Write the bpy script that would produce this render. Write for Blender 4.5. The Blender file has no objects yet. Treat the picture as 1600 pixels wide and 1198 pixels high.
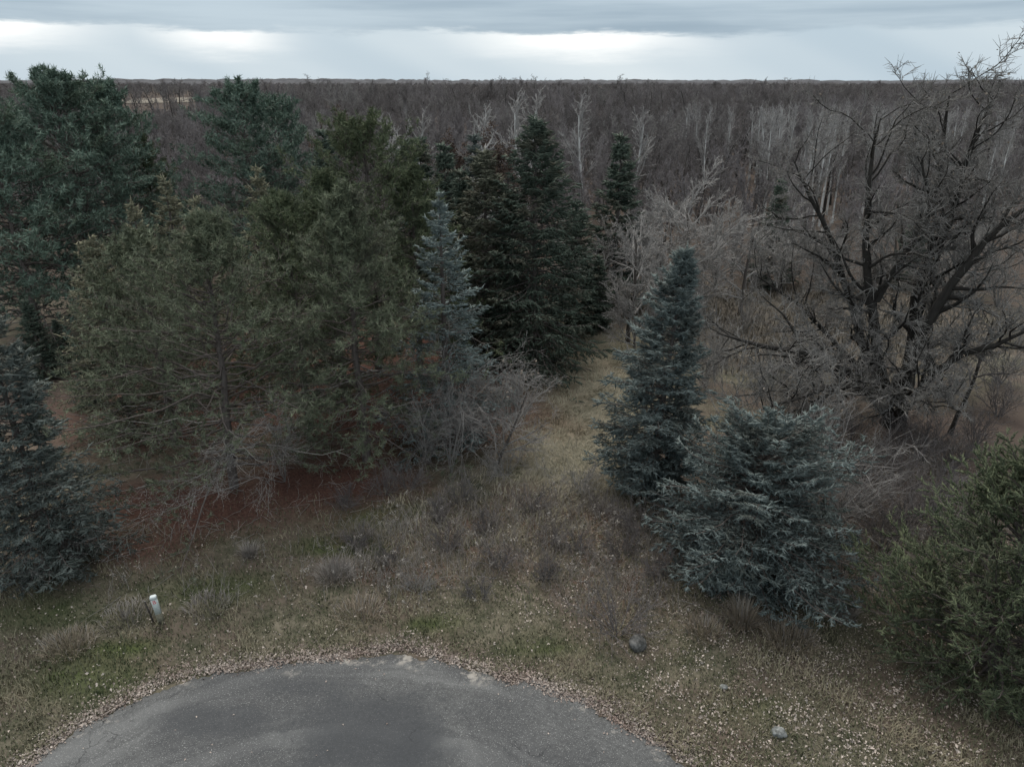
import bpy, math
import numpy as np

# ------------------------------------------------------------------ camera, sky, sun, exposure
SC = bpy.context.scene
COL = SC.collection
F = 1122.0                       # focal length in photograph pixels (1600 wide)
CAMH = 17.0
PITCH = math.radians(22.8)
CP, SP = math.cos(PITCH), math.sin(PITCH)

cam_d = bpy.data.cameras.new('camera'); cam = bpy.data.objects.new('camera', cam_d); COL.objects.link(cam)
cam_d.sensor_width = 36.0; cam_d.lens = 36.0 * F / 1600.0
cam_d.clip_start = 0.1; cam_d.clip_end = 20000
cam.location = (0, 0, CAMH); cam.rotation_euler = (math.pi / 2 - PITCH, 0, 0)
SC.camera = cam

SC.view_settings.view_transform = 'Standard'; SC.view_settings.look = 'None'
SC.view_settings.exposure = 0.18; SC.view_settings.gamma = 1.0
SC.view_settings.use_curve_mapping = False
SC.render.engine = 'CYCLES'
SC.cycles.max_bounces = 4; SC.cycles.diffuse_bounces = 1; SC.cycles.glossy_bounces = 1
SC.cycles.transmission_bounces = 1; SC.cycles.transparent_max_bounces = 4
SC.cycles.use_denoising = True; SC.cycles.use_adaptive_sampling = True; SC.cycles.adaptive_threshold = 0.02; SC.cycles.adaptive_min_samples = 32
SC.cycles.caustics_reflective = False; SC.cycles.caustics_refractive = False

SUN_EL, SUN_AZ = math.radians(56), math.radians(-20)     # azimuth from +Y towards +X
world = bpy.data.worlds.new('World'); SC.world = world; world.use_nodes = True
wt = world.node_tree; wt.nodes.clear()


class NT:
    """tiny node-expression helper"""
    def __init__(s, tree): s.t = tree
    def new(s, typ, **kw):
        n = s.t.nodes.new(typ)
        for k, v in kw.items(): setattr(n, k, v)
        return n
    def put(s, sock, v):
        if hasattr(v, 'is_output') or isinstance(v, bpy.types.NodeSocket): s.t.links.new(v, sock)
        else: sock.default_value = v
    def m(s, op, a, b=None, c=None, clamp=False):
        n = s.new('ShaderNodeMath', operation=op, use_clamp=clamp)
        s.put(n.inputs[0], a)
        if b is not None: s.put(n.inputs[1], b)
        if c is not None: s.put(n.inputs[2], c)
        return n.outputs[0]
    def step(s, x, a, b):
        n = s.new('ShaderNodeMapRange', interpolation_type='SMOOTHSTEP')
        s.put(n.inputs[0], x); n.inputs[1].default_value = a; n.inputs[2].default_value = b
        return n.outputs[0]
    def mix(s, f, a, b, blend='MIX'):
        n = s.new('ShaderNodeMix', data_type='RGBA', blend_type=blend)
        s.put(n.inputs[0], f)
        for i, v in ((6, a), (7, b)):
            s.put(n.inputs[i], v if not isinstance(v, tuple) else (v[0], v[1], v[2], 1))
        return n.outputs[2]
    def xyz(s, x, y, z):
        n = s.new('ShaderNodeCombineXYZ')
        for i, v in enumerate((x, y, z)): s.put(n.inputs[i], v)
        return n.outputs[0]
    def noise(s, vec, scale, detail=4, rough=0.55, dist=0.0):
        n = s.new('ShaderNodeTexNoise')
        if vec is not None: s.put(n.inputs['Vector'], vec)
        n.inputs['Scale'].default_value = scale; n.inputs['Detail'].default_value = detail
        n.inputs['Roughness'].default_value = rough; n.inputs['Distortion'].default_value = dist
        return n.outputs[0]
    def attr(s, name):
        n = s.new('ShaderNodeAttribute', attribute_name=name)
        return n.outputs['Fac']
    def col(s, name):
        n = s.new('ShaderNodeAttribute', attribute_name=name)
        return n.outputs['Color']


# sky: stratus deck with a ragged lower edge, bright gaps under it, pale hazy air at the horizon
w = NT(wt)
tc = w.new('ShaderNodeTexCoord').outputs['Generated']
sx = w.new('ShaderNodeSeparateXYZ'); wt.links.new(tc, sx.inputs[0])
az = w.m('MULTIPLY', w.m('ARCTAN2', sx.outputs[0], sx.outputs[1]), 57.2958)
el = w.m('MULTIPLY', w.m('ARCSINE', sx.outputs[2]), 57.2958)
edge_n = w.noise(w.xyz(w.m('MULTIPLY', az, 0.055), 3.7, 0.0), 1.0, 4, 0.55)
edge = w.m('ADD', 2.2, w.m('MULTIPLY', edge_n, 1.7))
fine = w.noise(w.xyz(w.m('MULTIPLY', az, 0.13), w.m('MULTIPLY', el, 0.9), 1.3), 1.0, 6, 0.62)
dd = w.m('ADD', w.m('SUBTRACT', el, edge), w.m('MULTIPLY', w.m('SUBTRACT', fine, 0.5), 1.9))
deck = w.step(dd, -0.15, 0.40)
# deck colour: long soft streaks
st1 = w.noise(w.xyz(w.m('MULTIPLY', az, 0.035), w.m('MULTIPLY', el, 0.55), 7.0), 1.0, 5, 0.55)
st2 = w.noise(w.xyz(w.m('MULTIPLY', sx.outputs[0], 2.2), w.m('MULTIPLY', sx.outputs[1], 2.2), w.m('MULTIPLY', sx.outputs[2], 9.0)), 1.0, 4, 0.5)
dk = w.m('ADD', w.m('MULTIPLY', st1, 0.7), w.m('MULTIPLY', st2, 0.3))
deck_c = w.mix(w.step(dk, 0.34, 0.66), (0.305, 0.395, 0.475), (0.48, 0.575, 0.645))
# under the deck: hazy air with soft slanting rays
slant = w.m('ADD', az, w.m('MULTIPLY', el, 2.4))
ray = w.step(w.noise(w.xyz(w.m('MULTIPLY', slant, 0.055), 0.0, 9.0), 1.0, 2, 0.45), 0.32, 0.70)
und_c = w.mix(w.m('MULTIPLY', ray, 0.75), (0.46, 0.56, 0.635), (0.72, 0.785, 0.81))
# gaps: bright just below the deck's edge, patchy along the horizon
def bump_(c0, wd_): return w.m('POWER', 2.718, w.m('MULTIPLY', w.m('POWER', w.m('ABSOLUTE', w.m('DIVIDE', w.m('SUBTRACT', az, c0), wd_)), 2.0), -1.0))
gap_n = w.m('MAXIMUM', w.m('MAXIMUM', w.m('MULTIPLY', bump_(-33.0, 4.8), 0.9), w.m('MULTIPLY', bump_(-20.0, 3.6), 0.95)), bump_(5.0, 6.8))
gap_n = w.m('MAXIMUM', gap_n, w.m('MULTIPLY', w.step(w.m('ABSOLUTE', az), 42.0, 55.0), w.step(w.noise(w.xyz(w.m('MULTIPLY', az, 0.075), 5.0, 2.0), 1.0, 2, 0.5), 0.44, 0.60)))
gap_v = w.m('MULTIPLY', w.step(dd, -2.1, -0.15), w.m('SUBTRACT', 1.0, deck))
gap = w.m('MULTIPLY', gap_n, gap_v)
und_c = w.mix(w.m('MULTIPLY', gap, 0.95), und_c, (1.05, 1.05, 1.03))
# a stratus deck is brighter overhead than low down, where it is seen through more air
deck_c = w.mix(w.m('MULTIPLY', w.step(el, 10.0, 75.0), 1.0), deck_c, (1.10, 1.11, 1.10))
cloud = w.mix(deck, und_c, deck_c)
sky = w.new('ShaderNodeTexSky', sky_type='NISHITA')
sky.sun_disc = False; sky.sun_elevation = SUN_EL; sky.sun_rotation = SUN_AZ
sky.air_density = 1.0; sky.dust_density = 2.0
# the deck hides nearly all of the clear sky; the background strength below is 0.1, so clouds are given x10
cloud10 = w.mix(1.0, cloud, (10.0, 10.0, 10.0), 'MULTIPLY')
allsky = w.mix(0.96, sky.outputs[0], cloud10)
bg = w.new('ShaderNodeBackground'); wt.links.new(allsky, bg.inputs[0]); bg.inputs[1].default_value = 0.1
wo = w.new('ShaderNodeOutputWorld'); wt.links.new(bg.outputs[0], wo.inputs[0])

sun_d = bpy.data.lights.new('sun', 'SUN'); sun_d.energy = 1.5; sun_d.angle = math.radians(22); sun_d.color = (1.0, 0.94, 0.85)
sun = bpy.data.objects.new('sun', sun_d); COL.objects.link(sun)
sun.rotation_euler = (-(math.pi / 2 - SUN_EL), 0, -SUN_AZ)   # shines from the sky direction above

# ------------------------------------------------------------------ picture <-> place
def gp(u, v, z=0.0):
    """point of the place on the level z seen at photograph pixel (u, v)"""
    a, b = (u - 800) / F, (599 - v) / F
    d = np.array([a, CP + b * SP, -SP + b * CP])
    t = (z - CAMH) / d[2]
    return np.array([a * t, d[1] * t])

def at(u, v, y):
    """point at distance y seen at pixel (u, v)"""
    a, b = (u - 800) / F, (599 - v) / F
    t = y / (CP + b * SP)
    return np.array([a * t, y, CAMH + t * (-SP + b * CP)])

# ------------------------------------------------------------------ mesh helpers
def unit(v): return v / np.maximum(np.linalg.norm(v, axis=-1, keepdims=True), 1e-9)

def perp(t, rng):
    r = rng.normal(size=t.shape)
    return unit(np.cross(t, r))

class Bag:
    """collects triangles of one mesh"""
    def __init__(s): s.V, s.T, s.A, s.n = [], [], [], 0
    def add(s, V, T, tint):
        V = V.reshape(-1, 3); s.V.append(V); s.T.append(T.reshape(-1, 3) + s.n); s.n += len(V)
        s.A.append(np.broadcast_to(tint, (len(V),)) if np.ndim(tint) == 0 else tint)
    def ntri(s): return sum(len(t) for t in s.T)
    def mesh(s, name, mat, smooth=False):
        me = bpy.data.meshes.new(name)
        if not s.V: return me
        V = np.concatenate(s.V).astype('f4'); T = np.concatenate(s.T).astype('i4'); A = np.concatenate(s.A).astype('f4')
        me.vertices.add(len(V)); me.vertices.foreach_set('co', V.ravel())
        me.loops.add(T.size); me.loops.foreach_set('vertex_index', T.ravel())
        me.polygons.add(len(T)); me.polygons.foreach_set('loop_start', np.arange(0, T.size, 3, dtype='i4'))
        if smooth: me.polygons.foreach_set('use_smooth', np.ones(len(T), dtype=bool))
        a = me.attributes.new('tint', 'FLOAT', 'POINT'); a.data.foreach_set('value', A)
        me.update(calc_edges=True); me.materials.append(mat)
        return me

def tubes(bag, P, R, sides=4, tint=None, rng=None):
    """P (n,k,3) centre lines, R (n,k) radii"""
    n, k, _ = P.shape
    if n == 0: return
    T = np.empty_like(P); T[:, 1:-1] = P[:, 2:] - P[:, :-2]; T[:, 0] = P[:, 1] - P[:, 0]; T[:, -1] = P[:, -1] - P[:, -2]
    T = unit(T)
    ref = np.where(np.abs(unit(P[:, -1] - P[:, 0])[:, 2:3]) > 0.75, np.array([[1.0, 0.13, 0]]), np.array([[0.05, 0.1, 1.0]]))[:, None, :]
    X = unit(np.cross(T, ref)); Y = np.cross(T, X)
    a = np.arange(sides) * 2 * np.pi / sides
    V = P[:, :, None, :] + R[:, :, None, None] * (np.cos(a)[None, None, :, None] * X[:, :, None, :] + np.sin(a)[None, None, :, None] * Y[:, :, None, :])
    idx = np.arange(n * k * sides).reshape(n, k, sides)
    A = idx[:, :-1]; B = idx[:, 1:]; A2 = np.roll(A, -1, 2); B2 = np.roll(B, -1, 2)
    F3 = np.concatenate([np.stack([A, A2, B2], -1).reshape(-1, 3), np.stack([A, B2, B], -1).reshape(-1, 3)])
    if tint is None: tint = 0.5
    if np.ndim(tint) == 1: tint = np.repeat(tint, k * sides)
    bag.add(V, F3, tint)

def cones(bag, B, D, L, W, tint, rng, sides=3):
    """needle-covered shoots: slim three-sided brushes standing on B along D"""
    n = len(B)
    if n == 0: return
    X = perp(D, rng); Y = np.cross(D, X)
    a = np.arange(sides) * 2 * np.pi / sides
    L = np.broadcast_to(L, (n,))[:, None]; W = np.broadcast_to(W, (n,))[:, None, None]
    ring = (B + D * L * 0.06)[:, None, :] + W * 0.5 * (np.cos(a)[None, :, None] * X[:, None] + np.sin(a)[None, :, None] * Y[:, None])
    V = np.concatenate([ring, (B + D * L)[:, None]], 1)
    i0 = np.arange(n)[:, None] * (sides + 1)
    s = np.arange(sides)[None]; s2 = (s + 1) % sides
    hi = np.stack([i0 + s, i0 + s2, np.broadcast_to(i0 + sides, (n, sides))], -1)
    bag.add(V, hi.reshape(-1, 3), np.repeat(np.broadcast_to(tint, (n,)), sides + 1))

def needles(bag, B, D, L, W, tint, rng):
    """single long needles: one slim triangle each"""
    n = len(B)
    S = perp(D, rng) * (np.broadcast_to(W, (n,))[:, None] * 0.5)
    V = np.stack([B - S, B + S, B + D * np.broadcast_to(L, (n,))[:, None]], 1)
    bag.add(V, np.arange(3 * n).reshape(-1, 3), np.repeat(np.broadcast_to(tint, (n,)), 3))

def leaves(bag, C, N, size, tint, rng, curl=0.25):
    """small leaves, two folded triangles each"""
    n = len(C); X = perp(N, rng); Y = np.cross(N, X); s = np.broadcast_to(size, (n,))[:, None]
    V = np.stack([C - X * s * 0.5, C + Y * s * 0.3 + N * s * curl, C + X * s * 0.5, C - Y * s * 0.3 + N * s * curl], 1)
    i = np.arange(n)[:, None] * 4
    T = np.concatenate([i + np.array([[0, 1, 2]]), i + np.array([[0, 2, 3]])])
    bag.add(V, T, np.repeat(np.broadcast_to(tint, (n,)), 4))

def blades(bag, B, az_, lean, L, W, tint, rng):
    """bent grass blades, three triangles each"""
    n = len(B)
    h = np.stack([np.cos(az_), np.sin(az_), np.zeros(n)], 1); side = np.stack([-np.sin(az_), np.cos(az_), np.zeros(n)], 1)
    up = np.array([[0, 0, 1.0]])
    L = L[:, None]; ln = lean[:, None]
    m = B + L * 0.55 * (np.sin(ln * 0.6) * h + np.cos(ln * 0.6) * up)
    t = m + L * 0.45 * (np.sin(ln * 1.25) * h + np.cos(ln * 1.25) * up)
    w_ = side * W[:, None] * 0.5
    V = np.stack([B - w_, B + w_, m - w_ * 0.8, m + w_ * 0.8, t], 1)
    i = np.arange(n)[:, None] * 5
    T = np.concatenate([i + np.array([[0, 1, 3]]), i + np.array([[0, 3, 2]]), i + np.array([[2, 3, 4]])])
    bag.add(V, T, np.repeat(tint, 5))

def obj(name, me, parent=None, loc=None):
    o = bpy.data.objects.new(name, me); COL.objects.link(o)
    if parent is not None: o.parent = parent
    if loc is not None: o.location = loc
    return o

def tag(o, label, cat, group=None):
    o['label'] = label; o['category'] = cat
    if group: o['group'] = group
    return o

def thing(name, label, cat, loc, rz=0.0, group=None):
    o = bpy.data.objects.new(name, None); COL.objects.link(o)
    o.empty_display_size = 0.3
    o.location = loc; o.rotation_euler = (0, 0, rz)
    return tag(o, label, cat, group)

# ------------------------------------------------------------------ materials
def new_mat(name):
    m = bpy.data.materials.new(name); m.use_nodes = True
    t = m.node_tree; t.nodes.clear()
    n = NT(t); b = n.new('ShaderNodeBsdfPrincipled'); o = n.new('ShaderNodeOutputMaterial')
    t.links.new(b.outputs[0], o.inputs[0])
    return m, n, b

def foliage(name, dark, light, odd=None, rough=0.75, scale=0.9):
    m, n, b = new_mat(name)
    if 'needles' in name or 'juniper' in name:
        k_ = (1.0, 1.0, 1.0); dark, light = [tuple(q * f for q, f in zip(c_, k_)) for c_ in (dark, light)]
        if odd: odd = tuple(q * f for q, f in zip(odd, k_))
    g = n.new('ShaderNodeNewGeometry').outputs['Position']
    t = n.attr('tint')
    big = n.noise(g, scale, 3)
    f = n.m('ADD', n.m('MULTIPLY', t, 0.65), n.m('MULTIPLY', n.m('SUBTRACT', big, 0.32), 0.9), clamp=True)
    c = n.mix(f, dark, light)
    if odd: c = n.mix(n.m('MULTIPLY', n.step(n.noise(g, scale * 0.5 + 0.17, 2), 0.52, 0.72), 0.75), c, odd)
    n.put(b.inputs['Base Color'], c); b.inputs['Roughness'].default_value = rough
    b.inputs['Specular IOR Level'].default_value = 0.25
    return m

def bark(name, dark, light, scale=6.0, stretch=0.25, bump=0.4):
    m, n, b = new_mat(name)
    g = n.new('ShaderNodeTexCoord').outputs['Object']
    mp = n.new('ShaderNodeMapping'); n.put(mp.inputs[0], g); mp.inputs[3].default_value = (1, 1, stretch)
    f = n.noise(mp.outputs[0], scale, 5, 0.65)
    t = n.attr('tint')
    rnd = n.new('ShaderNodeObjectInfo').outputs['Random']
    f = n.m('ADD', n.m('MULTIPLY', n.step(f, 0.3, 0.7), 0.4), n.m('ADD', n.m('MULTIPLY', t, 0.3), n.m('MULTIPLY', rnd, 0.3)))
    n.put(b.inputs['Base Color'], n.mix(f, dark, light)); b.inputs['Roughness'].default_value = 0.85
    b.inputs['Specular IOR Level'].default_value = 0.2
    if bump:
        bp = n.new('ShaderNodeBump'); bp.inputs[0].default_value = bump; bp.inputs[1].default_value = 0.05
        n.put(bp.inputs[2], f); n.put(b.inputs['Normal'], bp.outputs[0])
    return m

M = {}
M['blue'] = foliage('needles_blue_spruce', (0.066, 0.092, 0.087), (0.310, 0.372, 0.356), (0.115, 0.135, 0.118))
M['bluedull'] = foliage('needles_dull_blue_spruce', (0.052, 0.066, 0.058), (0.205, 0.232, 0.212), (0.105, 0.108, 0.090))
M['bluedark'] = foliage('needles_dark_blue_spruce', (0.046, 0.062, 0.058), (0.230, 0.272, 0.260), (0.098, 0.102, 0.086))
M['green'] = foliage('needles_dark_spruce', (0.046, 0.066, 0.048), (0.125, 0.155, 0.120), (0.140, 0.124, 0.092))
M['brown'] = foliage('needles_brown_spruce', (0.070, 0.080, 0.055), (0.185, 0.185, 0.135), (0.135, 0.118, 0.085))
M['tan'] = foliage('needles_tan_spruce', (0.135, 0.138, 0.090), (0.315, 0.295, 0.200), (0.165, 0.175, 0.120))
M['scots'] = foliage('needles_scots_pine', (0.056, 0.077, 0.043), (0.185, 0.212, 0.118), (0.105, 0.122, 0.082), scale=0.5)
M['scotsgrey'] = foliage('needles_greyed_scots_pine', (0.068, 0.085, 0.054), (0.245, 0.272, 0.180), (0.145, 0.148, 0.112), scale=0.5)
M['white'] = foliage('needles_white_pine', (0.070, 0.110, 0.082), (0.225, 0.300, 0.238), (0.112, 0.145, 0.094), scale=0.35)
M['juniper'] = foliage('juniper_sprays', (0.038, 0.054, 0.032), (0.150, 0.172, 0.096), (0.085, 0.092, 0.062), scale=0.8)
M['bark'] = bark('bark_grey_brown', (0.055, 0.047, 0.042), (0.17, 0.15, 0.135))
M['pinebark'] = bark('bark_pine', (0.075, 0.062, 0.055), (0.22, 0.19, 0.175))
M['deadwood'] = bark('bark_dead_branch', (0.16, 0.15, 0.138), (0.46, 0.435, 0.40), bump=0)
M['oakbark'] = bark('bark_oak', (0.018, 0.016, 0.014), (0.080, 0.073, 0.066), scale=9, bump=0.7)
M['oaktwig'] = bark('bark_oak_twigs', (0.085, 0.080, 0.074), (0.44, 0.42, 0.395), bump=0)
M['twig'] = bark('bark_twigs', (0.108, 0.098, 0.098), (0.36, 0.33, 0.33), bump=0)
M['greytwig'] = bark('bark_grey_twigs', (0.110, 0.104, 0.100), (0.41, 0.39, 0.37), bump=0)
M['palegrey'] = bark('bark_pale_grey_twigs', (0.16, 0.15, 0.142), (0.52, 0.495, 0.47), bump=0)
M['darktwig'] = bark('bark_dark_twigs', (0.085, 0.076, 0.074), (0.23, 0.21, 0.205), bump=0)
M['birch'] = bark('bark_white_birch', (0.42, 0.41, 0.39), (0.78, 0.77, 0.75), scale=4, stretch=1.6, bump=0)
M['birchtwig'] = bark('bark_birch_twigs', (0.235, 0.225, 0.215), (0.50, 0.48, 0.46), bump=0)
M['russet'] = foliage('withered_russet_leaves', (0.075, 0.052, 0.041), (0.175, 0.122, 0.094))
M['paleleaf'] = foliage('withered_pale_leaves', (0.16, 0.125, 0.095), (0.42, 0.36, 0.30))
M['leaflitter'] = foliage('fallen_leaves', (0.105, 0.070, 0.060), (0.70, 0.61, 0.54), (0.26, 0.185, 0.155), scale=0.4)
M['grass'] = foliage('grass_blades', (0.038, 0.056, 0.021), (0.34, 0.295, 0.21), (0.055, 0.068, 0.030), scale=0.7)
M['pathgrass'] = foliage('path_grass', (0.105, 0.108, 0.066), (0.42, 0.375, 0.28), (0.24, 0.215, 0.155), scale=0.7)
M['drygrass'] = foliage('dry_grass', (0.17, 0.135, 0.095), (0.42, 0.35, 0.265))
M['fieldgrass'] = foliage('field_grass', (0.10, 0.085, 0.068), (0.26, 0.225, 0.18))
M['dryweed'] = foliage('dry_weeds', (0.115, 0.100, 0.090), (0.46, 0.415, 0.375))
M['paleweed'] = foliage('pale_dry_weeds', (0.17, 0.15, 0.135), (0.40, 0.365, 0.33))
M['fluff'] = foliage('weed_seed_heads', (0.28, 0.25, 0.22), (0.52, 0.48, 0.43))

# ------------------------------------------------------------------ lie of the land
ROAD_PX = [(-330, 1420), (-150, 1310), (45, 1198), (95, 1160), (140, 1132), (200, 1100), (262, 1074), (330, 1055), (420, 1039), (500, 1029),
           (560, 1024), (640, 1024), (690, 1034), (735, 1048), (775, 1063), (802, 1068), (822, 1060), (850, 1071), (880, 1087), (905, 1094),
           (960, 1128), (1010, 1158), (1065, 1198), (1180, 1290), (1330, 1430)]
ROAD_XY = np.array([gp(u, v) for u, v in ROAD_PX])
def fit_circle(p):
    A = np.c_[2 * p, np.ones(len(p))]; s = np.linalg.lstsq(A, (p ** 2).sum(1), rcond=None)[0]
    return s[:2], math.sqrt(s[2] + s[0] ** 2 + s[1] ** 2)
ROAD_C, ROAD_R = fit_circle(ROAD_XY[2:23])
def road_dist(x, y):
    """distance outside the road's edge (negative on the road)"""
    th = np.arctan2(x - ROAD_C[0], y - ROAD_C[1]); r = np.hypot(x - ROAD_C[0], y - ROAD_C[1])
    et = np.arctan2(ROAD_XY[:, 0] - ROAD_C[0], ROAD_XY[:, 1] - ROAD_C[1]); er = np.hypot(ROAD_XY[:, 0] - ROAD_C[0], ROAD_XY[:, 1] - ROAD_C[1])
    o = np.argsort(et)
    return r - np.interp(th, et[o], er[o], left=ROAD_R, right=ROAD_R)

def gz(x, y):
    x = np.asarray(x, float); y = np.asarray(y, float)
    h = 0.10 * np.sin(x * 0.31 + 1.0) * np.sin(y * 0.27 + 0.4) + 0.06 * np.sin(x * 0.83 + y * 0.41) + 0.035 * np.sin(x * 1.7 - y * 1.3 + 2.0) + 0.02 * np.sin(x * 3.1 + 1) * np.sin(y * 2.7)
    return h * np.clip((road_dist(x, y) - 0.3) / 3.0, 0, 1)

def blob(x, y, u, v, ru, rv, soft=1.0):
    """soft patch of ground lying at pixel (u, v), ru and rv metres in radius"""
    c = gp(u, v)
    d = np.sqrt(((x - c[0]) / ru) ** 2 + ((y - c[1]) / rv) ** 2)
    return np.clip((1.0 + soft * 0.5 - d) / soft, 0, 1)

def wob(x, y, s, seed=0.0):
    return (np.sin(x * s + seed) * np.sin(y * s * 1.1 + seed * 2.1) + 0.6 * np.sin(x * s * 2.3 + y * s * 1.7 + seed * 3) + 0.4 * np.sin(x * s * 4.1 - y * s * 3.7 + seed)) / 2.0

def zones(x, y):
    n1 = wob(x, y, 0.9, 1.3) * 0.25
    duff = np.maximum.reduce([blob(x, y, 500, 750, 4.0, 2.8), blob(x, y, 300, 790, 4.8, 2.4), blob(x, y, 640, 640, 8, 5), blob(x, y, 320, 640, 7, 5),
                              blob(x, y, 200, 850, 3.0, 1.2) * 0.7, blob(x, y, 560, 560, 12, 8)])
    path = np.maximum.reduce([blob(x, y, 908, 620, 2.4, 9.0), blob(x, y, 925, 545, 5.0, 4.0), blob(x, y, 880, 700, 2.4, 4.0)])
    weedy = np.maximum.reduce([blob(x, y, 900, 830, 4.5, 2.6), blob(x, y, 720, 830, 4.0, 1.8), blob(x, y, 960, 900, 2.2, 2.0), blob(x, y, 630, 895, 3.0, 0.9)])
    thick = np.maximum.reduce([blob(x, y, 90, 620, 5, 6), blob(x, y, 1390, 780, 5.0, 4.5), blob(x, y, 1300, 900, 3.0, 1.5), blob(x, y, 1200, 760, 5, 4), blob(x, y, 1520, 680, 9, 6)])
    field = np.maximum.reduce([blob(x, y, 1230, 500, 13, 9), blob(x, y, 1120, 470, 7, 6)])
    green = np.maximum.reduce([blob(x, y, 330, 920, 2.2, 0.7) * 0.7, blob(x, y, 130, 1060, 2.0, 0.8) * 0.7, blob(x, y, 860, 1010, 1.3, 0.4) * 0.6, blob(x, y, 1180, 1110, 1.2, 0.5) * 0.5, blob(x, y, 680, 978, 0.9, 0.35), blob(x, y, 190, 1012, 1.0, 0.35), blob(x, y, 600, 805, 1.6, 0.8), blob(x, y, 540, 850, 2.0, 0.6), blob(x, y, 60, 960, 2.5, 0.8) * 0.5])
    leafy = np.maximum.reduce([blob(x, y, 1300, 1080, 4.0, 3.2), blob(x, y, 1100, 960, 3.0, 2.2), blob(x, y, 850, 930, 1.6, 1.2), blob(x, y, 1050, 1100, 2.0, 1.4)])
    mod = lambda a: np.clip(a + n1 * (a > 0.02) * (a < 0.98), 0, 1)
    return dict(duff=mod(duff), path=mod(path), weedy=mod(weedy), thick=mod(thick), field=mod(field), green=mod(green), leafy=mod(leafy))

def axis(lo, hi, d, far_lo, far_hi):
    a = list(np.arange(lo, hi + d / 2, d)); s = d
    while a[-1] < far_hi: s *= 1.16; a.append(a[-1] + s)
    s = d
    while a[0] > far_lo: s *= 1.16; a.insert(0, a[0] - s)
    return np.array(a)

def grid_mesh(name, xs, ys, mat, zf, attrs):
    X, Y = np.meshgrid(xs, ys); Z = zf(X, Y)
    V = np.stack([X, Y, Z], -1).reshape(-1, 3).astype('f4'); nx, ny = len(xs), len(ys)
    i = np.arange(nx * ny).reshape(ny, nx)
    Q = np.stack([i[:-1, :-1], i[:-1, 1:], i[1:, 1:], i[1:, :-1]], -1).reshape(-1, 4).astype('i4')
    me = bpy.data.meshes.new(name)
    me.vertices.add(len(V)); me.vertices.foreach_set('co', V.ravel())
    me.loops.add(Q.size); me.loops.foreach_set('vertex_index', Q.ravel())
    me.polygons.add(len(Q)); me.polygons.foreach_set('loop_start', np.arange(0, Q.size, 4, dtype='i4'))
    me.polygons.foreach_set('use_smooth', np.ones(len(Q), dtype=bool))
    for k, f in attrs.items():
        a = me.attributes.new(k, 'FLOAT', 'POINT'); a.data.foreach_set('value', f.reshape(-1).astype('f4'))
    me.update(calc_edges=True); me.materials.append(mat)
    return me

# ground
m, n, b = new_mat('ground_soil_and_turf')
g = n.new('ShaderNodeNewGeometry').outputs['Position']
fine_ = n.noise(g, 9.0, 6, 0.7); mid_ = n.noise(g, 1.1, 5, 0.6); big_ = n.noise(g, 0.28, 4, 0.55); spk = n.noise(g, 34.0, 3, 0.7)
turf = n.mix(n.step(n.m('ADD', n.m('MULTIPLY', mid_, 0.6), n.m('MULTIPLY', fine_, 0.4)), 0.36, 0.64), (0.054, 0.058, 0.037), (0.185, 0.162, 0.122))
turf = n.mix(n.step(big_, 0.42, 0.62), turf, n.mix(fine_, (0.075, 0.060, 0.048), (0.165, 0.132, 0.106)))
forest = n.mix(n.step(fine_, 0.3, 0.7), (0.050, 0.038, 0.031), (0.135, 0.105, 0.086))
c = n.mix(n.attr('forest'), turf, forest)
c = n.mix(n.m('MULTIPLY', n.attr('green'), 0.8), c, n.mix(fine_, (0.036, 0.066, 0.018), (0.100, 0.130, 0.040)))
c = n.mix(n.attr('field'), c, n.mix(n.step(mid_, 0.3, 0.7), (0.10, 0.086, 0.070), (0.18, 0.158, 0.13)))
c = n.mix(n.m('MULTIPLY', n.attr('path'), 0.9), c, n.mix(n.step(n.m('ADD', n.m('MULTIPLY', mid_, 0.7), n.m('MULTIPLY', fine_, 0.3)), 0.38, 0.62), (0.165, 0.155, 0.105), (0.36, 0.32, 0.235)))
c = n.mix(n.m('MULTIPLY', n.attr('weedy'), 0.8), c, n.mix(fine_, (0.085, 0.070, 0.058), (0.235, 0.195, 0.160)))
c = n.mix(n.m('MULTIPLY', n.m('MULTIPLY', n.attr('weedy'), n.step(n.noise(g, 0.8, 4), 0.48, 0.62)), 0.75), c, n.mix(fine_, (0.085, 0.050, 0.036), (0.20, 0.125, 0.092)))
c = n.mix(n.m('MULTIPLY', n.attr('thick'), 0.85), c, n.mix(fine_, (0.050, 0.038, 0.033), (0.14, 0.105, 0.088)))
c = n.mix(n.m('MULTIPLY', n.attr('duff'), 0.95), c, n.mix(n.step(fine_, 0.3, 0.7), (0.062, 0.031, 0.025), (0.160, 0.082, 0.064)))
c = n.mix(n.m('MULTIPLY', n.step(spk, 0.60, 0.72), 0.5), c, (0.30, 0.25, 0.19))
n.put(b.inputs['Base Color'], c); b.inputs['Roughness'].default_value = 0.95; b.inputs['Specular IOR Level'].default_value = 0.1
bp = n.new('ShaderNodeBump'); bp.inputs[0].default_value = 0.9; bp.inputs[1].default_value = 0.12
n.put(bp.inputs[2], n.m('ADD', fine_, n.m('MULTIPLY', mid_, 1.2))); n.put(b.inputs['Normal'], bp.outputs[0])
M['ground'] = m
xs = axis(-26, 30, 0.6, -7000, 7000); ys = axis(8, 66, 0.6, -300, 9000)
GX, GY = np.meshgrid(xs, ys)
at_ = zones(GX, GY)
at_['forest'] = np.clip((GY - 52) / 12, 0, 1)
ground = obj('ground', grid_mesh('ground', xs, ys, M['ground'], gz, at_)); ground['kind'] = 'structure'

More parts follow.
